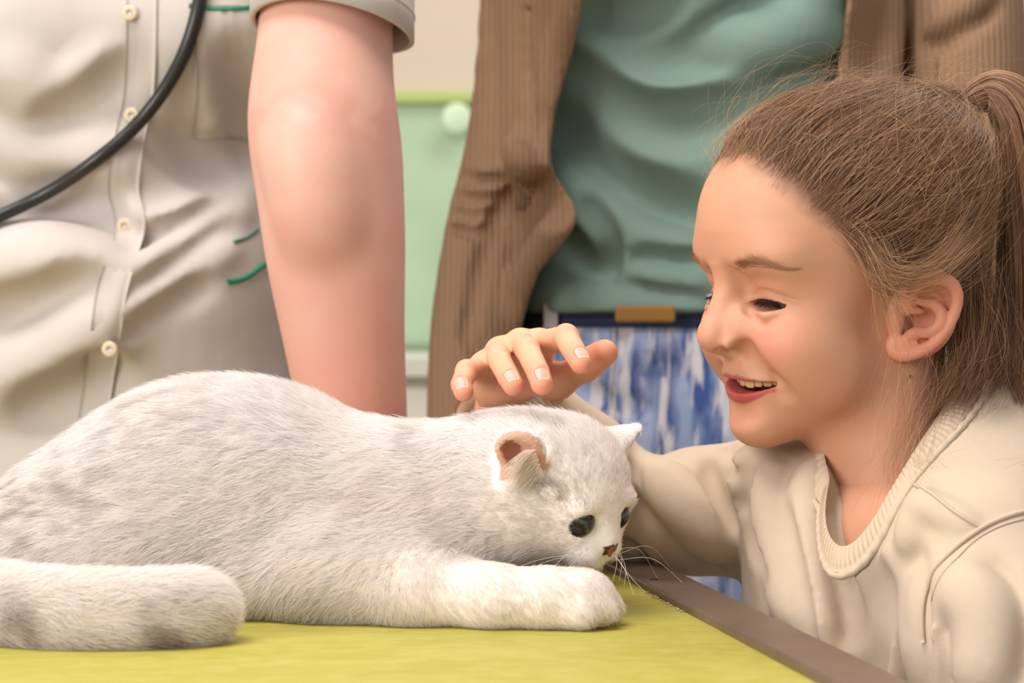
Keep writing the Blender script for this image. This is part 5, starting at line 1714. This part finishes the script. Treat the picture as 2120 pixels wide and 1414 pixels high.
woman = link('person', raw_mesh('person', *join_parts([(a_, b_, np.tile(lin(222, 166, 140), (len(a_), 1))) for a_, b_ in WP])), m_arm,
             label='adult in green top, brown cardigan and blue jeans standing behind the child', cat='person')
# green top
m_tee = mat('green_top_jersey', lin(120, 143, 132), .7, spec=.2, bump=[(900, .08, .0005, None), (14, .25, .010, (1, 1, 1.4))])
gv_ = Vol((WX - .24, 1.50, 1.0185), (WX + .24, 1.90, 1.43), .0036)
gv_.cone((WX, 1.72, 1.36), (WX, 1.72, 1.16), .162, .156, k=.02, flat=flatY(1.35))
gv_.cone((WX, 1.72, 1.16), (WX, 1.72, 1.0), .156, .152, k=.03, flat=flatY(1.42))
gv_.cone((WX - .15, 1.73, 1.37), (WX + .15, 1.73, 1.37), .05, .05, k=.04)
gv_.ell(P(1330, -60, 1.64), (.065, .055, .06), k=.05); gv_.ell(P(1610, -60, 1.64), (.065, .055, .06), k=.05)
for pts_, r_, k_, o_, sb in (
    ([(1205, 85), (1270, 150), (1370, 190), (1500, 160), (1640, 60), (1720, -20)], .014, .020, -.006, False),
    ([(1225, 40), (1300, 100), (1400, 120), (1500, 80), (1590, 0)], .014, .018, .006, True),
    ([(1240, 10), (1310, 30), (1380, 10)], .012, .02, .004, True),
    ([(1190, 140), (1270, 220), (1380, 260), (1500, 240)], .014, .024, .007, True),
    ([(1480, 100), (1600, 70), (1740, 60)], .012, .022, -.006, False),
    ([(1150, 470), (1200, 540), (1240, 610)], .012, .014, .005, True),
    ([(1140, 250), (1200, 340), (1290, 410), (1420, 455)], .022, .026, .010, True),
    ([(1150, 350), (1230, 425), (1330, 492), (1450, 530)], .014, .016, -.006, False),
    ([(1222, 425), (1258, 495), (1264, 565)], .007, .010, .002, True),
    ([(1330, 535), (1400, 548), (1470, 545)], .009, .010, .003, True),
    ([(1340, 580), (1400, 590), (1470, 588)], .010, .012, -.003, False),
    ([(1300, 610), (1360, 618), (1450, 628)], .008, .010, .003, True),
    ([(1085, 590), (1150, 612), (1240, 630), (1350, 640), (1470, 650)], .016, .014, -.008, False),
):
    gv_.fold(pts_, r_, k_, o_, sub=sb, **KW)
vol_obj('top', gv_, m_tee, woman, it=2, label='sage green jersey top')

# jeans
def denim():
    m = bpy.data.materials.new('washed_denim'); m.use_nodes = True
    nt = m.node_tree; b = nt.nodes['Principled BSDF']; b.inputs['Roughness'].default_value = .85; b.inputs['Specular IOR Level'].default_value = .15
    tc = nt.nodes.new('ShaderNodeTexCoord')
    def nz(scale, st, detail=4, lo=.4, hi=.62):
        mp = nt.nodes.new('ShaderNodeMapping'); mp.inputs['Scale'].default_value = st
        nt.links.new(tc.outputs['Object'], mp.inputs['Vector'])
        n_ = nt.nodes.new('ShaderNodeTexNoise'); n_.inputs['Scale'].default_value = scale; n_.inputs['Detail'].default_value = detail
        nt.links.new(mp.outputs['Vector'], n_.inputs['Vector'])
        r = nt.nodes.new('ShaderNodeValToRGB'); r.color_ramp.elements[0].position = lo; r.color_ramp.elements[1].position = hi
        nt.links.new(n_.outputs['Fac'], r.inputs['Fac']); return r.outputs['Color'], n_.outputs['Fac']
    def mix(a, fac, c):
        mx = nt.nodes.new('ShaderNodeMix'); mx.data_type = 'RGBA'
        nt.links.new(fac, mx.inputs['Factor'])
        if isinstance(a, tuple): mx.inputs['A'].default_value = a
        else: nt.links.new(a, mx.inputs['A'])
        mx.inputs['B'].default_value = c; return mx.outputs['Result']
    c = mix((*lin(150, 166, 202), 1), nz(13, (1, 1, .8))[0], (*lin(188, 196, 220), 1))
    c = mix(c, nz(30, (1, 1, .25), 5, .47, .58)[0], (*lin(66, 90, 148), 1))
    c = mix(c, nz(52, (1.6, 1, .25), 4, .52, .62)[0], (*lin(212, 208, 214), 1))
    c = mix(c, nz(26, (.5, 1, 1.5), 5, .58, .72)[0], (*lin(88, 110, 162), 1))
    nt.links.new(c, b.inputs['Base Color'])
    bp = nt.nodes.new('ShaderNodeBump'); bp.inputs['Strength'].default_value = .3; bp.inputs['Distance'].default_value = .002
    nt.links.new(nz(160, (1, 1, .4))[1], bp.inputs['Height']); nt.links.new(bp.outputs['Normal'], b.inputs['Normal'])
    return m
m_jean = denim()
jn = Vol((WX - .23, 1.50, .05), (WX + .23, 1.92, 1.032), .005)
jn.cone((WX, 1.72, 1.01), (WX, 1.725, .93), .140, .158, k=.02, flat=flatY(1.35))
jn.cone((WX, 1.725, .93), (WX, 1.725, .84), .158, .162, k=.03, flat=flatY(1.35))
for s in (1, -1):
    jn.tube([(WX + .082 * s, 1.72, .88), (WX + .088 * s, 1.71, .5), (WX + .09 * s, 1.74, .07)], [.092, .070, .055], k=.02)
jn.fold([(1285, 690), (1288, 800), (1300, 950)], .005, .006, .001, sub=True, **KW)
jn.fold([(1180, 790), (1260, 830), (1330, 850)], .006, .010, .002, sub=True, **KW)
jeans = vol_obj('jeans', jn, m_jean, woman, it=2)
m_seam = mat('denim_seam', lin(196, 186, 190), .85)
for pts_ in ([(1273, 668), (1268, 760), (1262, 860), (1262, 990)], [(1282, 668), (1278, 760), (1272, 860), (1272, 990)], [(1386, 672), (1384, 800), (1372, 900), (1350, 990)],
             [(1082, 690), (1130, 735), (1180, 760), (1240, 770)]):
    line_on(jn, pts_, .0014, 'seam', m_seam, jeans, lift=.0004, kw=KW)
# waistband, belt, loops, buckle
def waist_ring(z0, z1, r, fl, name, m, parent, n=96, cx=None, th=.004):
    v = []; cx = WX if cx is None else cx
    for a in np.linspace(0, 2 * np.pi, n, endpoint=False):
        for (rr_, z) in ((r, z0), (r, z1), (r - th, z1), (r - th, z0)):
            v.append((cx + rr_ * math.cos(a), 1.72 + rr_ / fl * math.sin(a), z))
    f = grid_faces(n, 4, close_u=True, close_v=True)
    return link(name, raw_mesh(name, v, f), m, parent)
zw1, zw0 = P(0, 640, 1.60)[2], P(0, 668, 1.60)[2]
waist_ring(zw0 - .004, zw1 + .012, .148, 1.35, 'waistband', mat('dark_denim', lin(52, 62, 98), .85), jeans)
belt = waist_ring(zw0 + .004, zw1 + .008, .1515, 1.35, 'belt', mat('belt_leather', lin(44, 42, 58), .5), jeans)
bk = P(1335, 648, 1.596)
box_obj('buckle', bk + np.array([-.024, -.007, -.0075]), bk + np.array([.024, 0, .006]), mat('ochre_buckle', lin(150, 108, 44), .45), belt, bevel=.0022)
for (x, y) in ((1143, 655), (1480, 665)):
    h = P(x, y, 1.60); hh = jn.hit(x, 690, **KW)
    y_ = hh[1] - .012 if hh is not None else 1.6
    box_obj('belt_loop', (h[0] - .006, y_ - .004, zw0 - .006), (h[0] + .006, y_, zw1 + .012), m_seam, jeans, bevel=.0015)

# cardigan: an open shell over the top, sleeves, loose front edges
def ribbed(name, rgb):
    m = bpy.data.materials.new(name); m.use_nodes = True
    nt = m.node_tree; b = nt.nodes['Principled BSDF']; b.inputs['Roughness'].default_value = .9; b.inputs['Specular IOR Level'].default_value = .12
    tc = nt.nodes.new('ShaderNodeTexCoord')
    wv = nt.nodes.new('ShaderNodeTexWave'); wv.wave_type = 'BANDS'; wv.bands_direction = 'X'
    wv.inputs['Scale'].default_value = 62; wv.inputs['Distortion'].default_value = 1.2; wv.inputs['Detail'].default_value = 1
    nt.links.new(tc.outputs['Object'], wv.inputs['Vector'])
    bp = nt.nodes.new('ShaderNodeBump'); bp.inputs['Strength'].default_value = .55; bp.inputs['Distance'].default_value = .0014
    nt.links.new(wv.outputs['Fac'], bp.inputs['Height']); nt.links.new(bp.outputs['Normal'], b.inputs['Normal'])
    mx = nt.nodes.new('ShaderNodeMix'); mx.data_type = 'RGBA'
    mx.inputs['A'].default_value = (*(np.array(rgb) * .86), 1); mx.inputs['B'].default_value = (*rgb, 1)
    nt.links.new(wv.outputs['Fac'], mx.inputs['Factor']); nt.links.new(mx.outputs['Result'], b.inputs['Base Color'])
    return m
m_card = ribbed('brown_cardigan_knit', lin(154, 123, 97))
kv = Vol((WX - .27, 1.47, .70), (WX + .29, 1.92, 1.43), .0038)
zt_ = 1.36
kv.cone((WX, 1.72, zt_), (WX, 1.72, 1.14), .176, .176, k=.02, flat=flatY(1.24))
kv.cone((WX, 1.72, 1.14), (WX - .005, 1.72, .76), .176, .190, k=.03, flat=flatY(1.24))
kv.cone((WX - .15, 1.73, 1.37), (WX + .15, 1.73, 1.37), .058, .058, k=.04)
kv.ell(P(1330, -60, 1.62), (.07, .06, .06), k=.05); kv.ell(P(1610, -60, 1.62), (.07, .06, .06), k=.05)
EDGE_L = np.array([(-400, 1222), (-100, 1216), (0, 1208), (90, 1190), (160, 1168), (230, 1150), (300, 1142), (335, 1143), (365, 1158), (400, 1182), (430, 1196), (455, 1196), (480, 1184), (520, 1150), (560, 1118), (620, 1096), (690, 1078), (760, 1040), (860, 1010), (1200, 980)], float)
EDGE_R = np.array([(-400, 1775), (0, 1766), (160, 1752), (400, 1740), (800, 1760), (1200, 1780)], float)
# rolled and swinging front panels
def epts(E, ys, dx): return [(np.interp(y, E[:, 0], E[:, 1]) + dx, y) for y in ys]
kv.fold(epts(EDGE_L, (330, 380, 430, 480, 540, 600, 700), -18), [.010, .016, .018, .016, .013, .011, .010], .014, .002, **KW)
kv.fold(epts(EDGE_L, (-60, 40, 120, 200, 280, 340), -20), .012, .012, -.004, **KW)
kv.fold([(1075, 300), (1085, 330), (1100, 360)], .012, .010, -.001, **KW)
kv.fold([(1060, 420), (1110, 400), (1150, 420)], .012, .016, .004, sub=True, **KW)
inner = Vol(kv.lo, kv.lo + kv.h * (kv.n - 1), kv.h)
inner.cone((WX, 1.72, zt_ + .2), (WX, 1.72, 1.14), .167, .165, k=.02, flat=flatY(1.30))
inner.cone((WX, 1.72, 1.14), (WX, 1.72, .60), .165, .168, k=.03, flat=flatY(1.32))
inner.ell(P(1330, -60, 1.64), (.068, .058, .062), k=.05); inner.ell(P(1610, -60, 1.64), (.068, .058, .062), k=.05)
kv.D = np.maximum(kv.D, -inner.D[:kv.n[0], :kv.n[1], :kv.n[2]])
dF = 1.565
zE = lambda y: CAMZ - (y - HY) / F * dF
def front_cut(X, Y, Z):
    py = HY - (Z - CAMZ) / dF * F
    xl_ = (np.interp(py, EDGE_L[:, 0], EDGE_L[:, 1]) - CX) / F * dF; xr_ = (np.interp(py, EDGE_R[:, 0], EDGE_R[:, 1]) - CX) / F * dF
    return np.maximum(np.maximum(xl_ - X, X - xr_), Y - 1.72)
kv.apply(front_cut, (WX - .3, 1.4, .6), (WX + .3, 1.73, 1.6), .003, sub=True)
# sleeves
kv.tube([P(*q) for q, r in LA], [PX(r, q[2]) for q, r in LA], k=.010, n=20)
kv.tube([P(*q) for q, r in RA], [PX(r, q[2]) for q, r in RA], k=.010, n=16)
for y in (352, 392, 428, 462):
    kv.fold([(950 - (y - 350) * .25, y - 8), (1000, y + 6), (1050, y + 2)], [.004, .0065, .004], .005, -.001, **KW)
    kv.fold([(952 - (y - 350) * .25, y + 12), (1000, y + 25), (1045, y + 22)], [.003, .004, .003], .005, .0015, sub=True, **KW)
kv.fold([(952, 690), (978, 715), (1008, 748)], [.003, .006, .004], .004, .001, sub=True, **KW)
kv.fold([(1092, -60), (1088, 60), (1092, 160), (1098, 250), (1084, 320)], [.005, .0055, .006, .006, .004], .006, .0015, sub=True, **KW)
kv.fold([(1062, 395), (1030, 455), (1004, 530), (984, 600), (968, 690)], [.006, .008, .008, .007, .005], .006, .0015, sub=True, **KW)
kv.fold([(1072, 305), (1080, 335), (1092, 372)], [.006, .010, .007], .006, -.001, **KW)
kv.fold([(1926, 40), (1918, 110), (1915, 180)], .007, .008, .002, sub=True, **KW)
kv.fold([(1930, 90), (1985, 60), (2050, 10)], .007, .010, .002, sub=True, **KW)
kv.fold([(1935, 60), (1995, 20), (2040, -20)], .008, .010, -.003, **KW)
kv.fold([(1840, -20), (1838, 80), (1830, 180)], .010, .014, -.003, **KW)
card = vol_obj('cardigan', kv, m_card, woman, it=2, label='open brown ribbed cardigan')
for s in (1, -1):
    ws = Vol((WX + .085 * s - .06, 1.53, -.002), (WX + .085 * s + .06, 1.84, .12), .006)
    ws.cone((WX + .087 * s, 1.77, .045), (WX + .087 * s, 1.61, .032), .04, .032, k=.01)
    vol_obj('shoe', ws, mat('woman_shoe', lin(90, 70, 56), .5), woman)
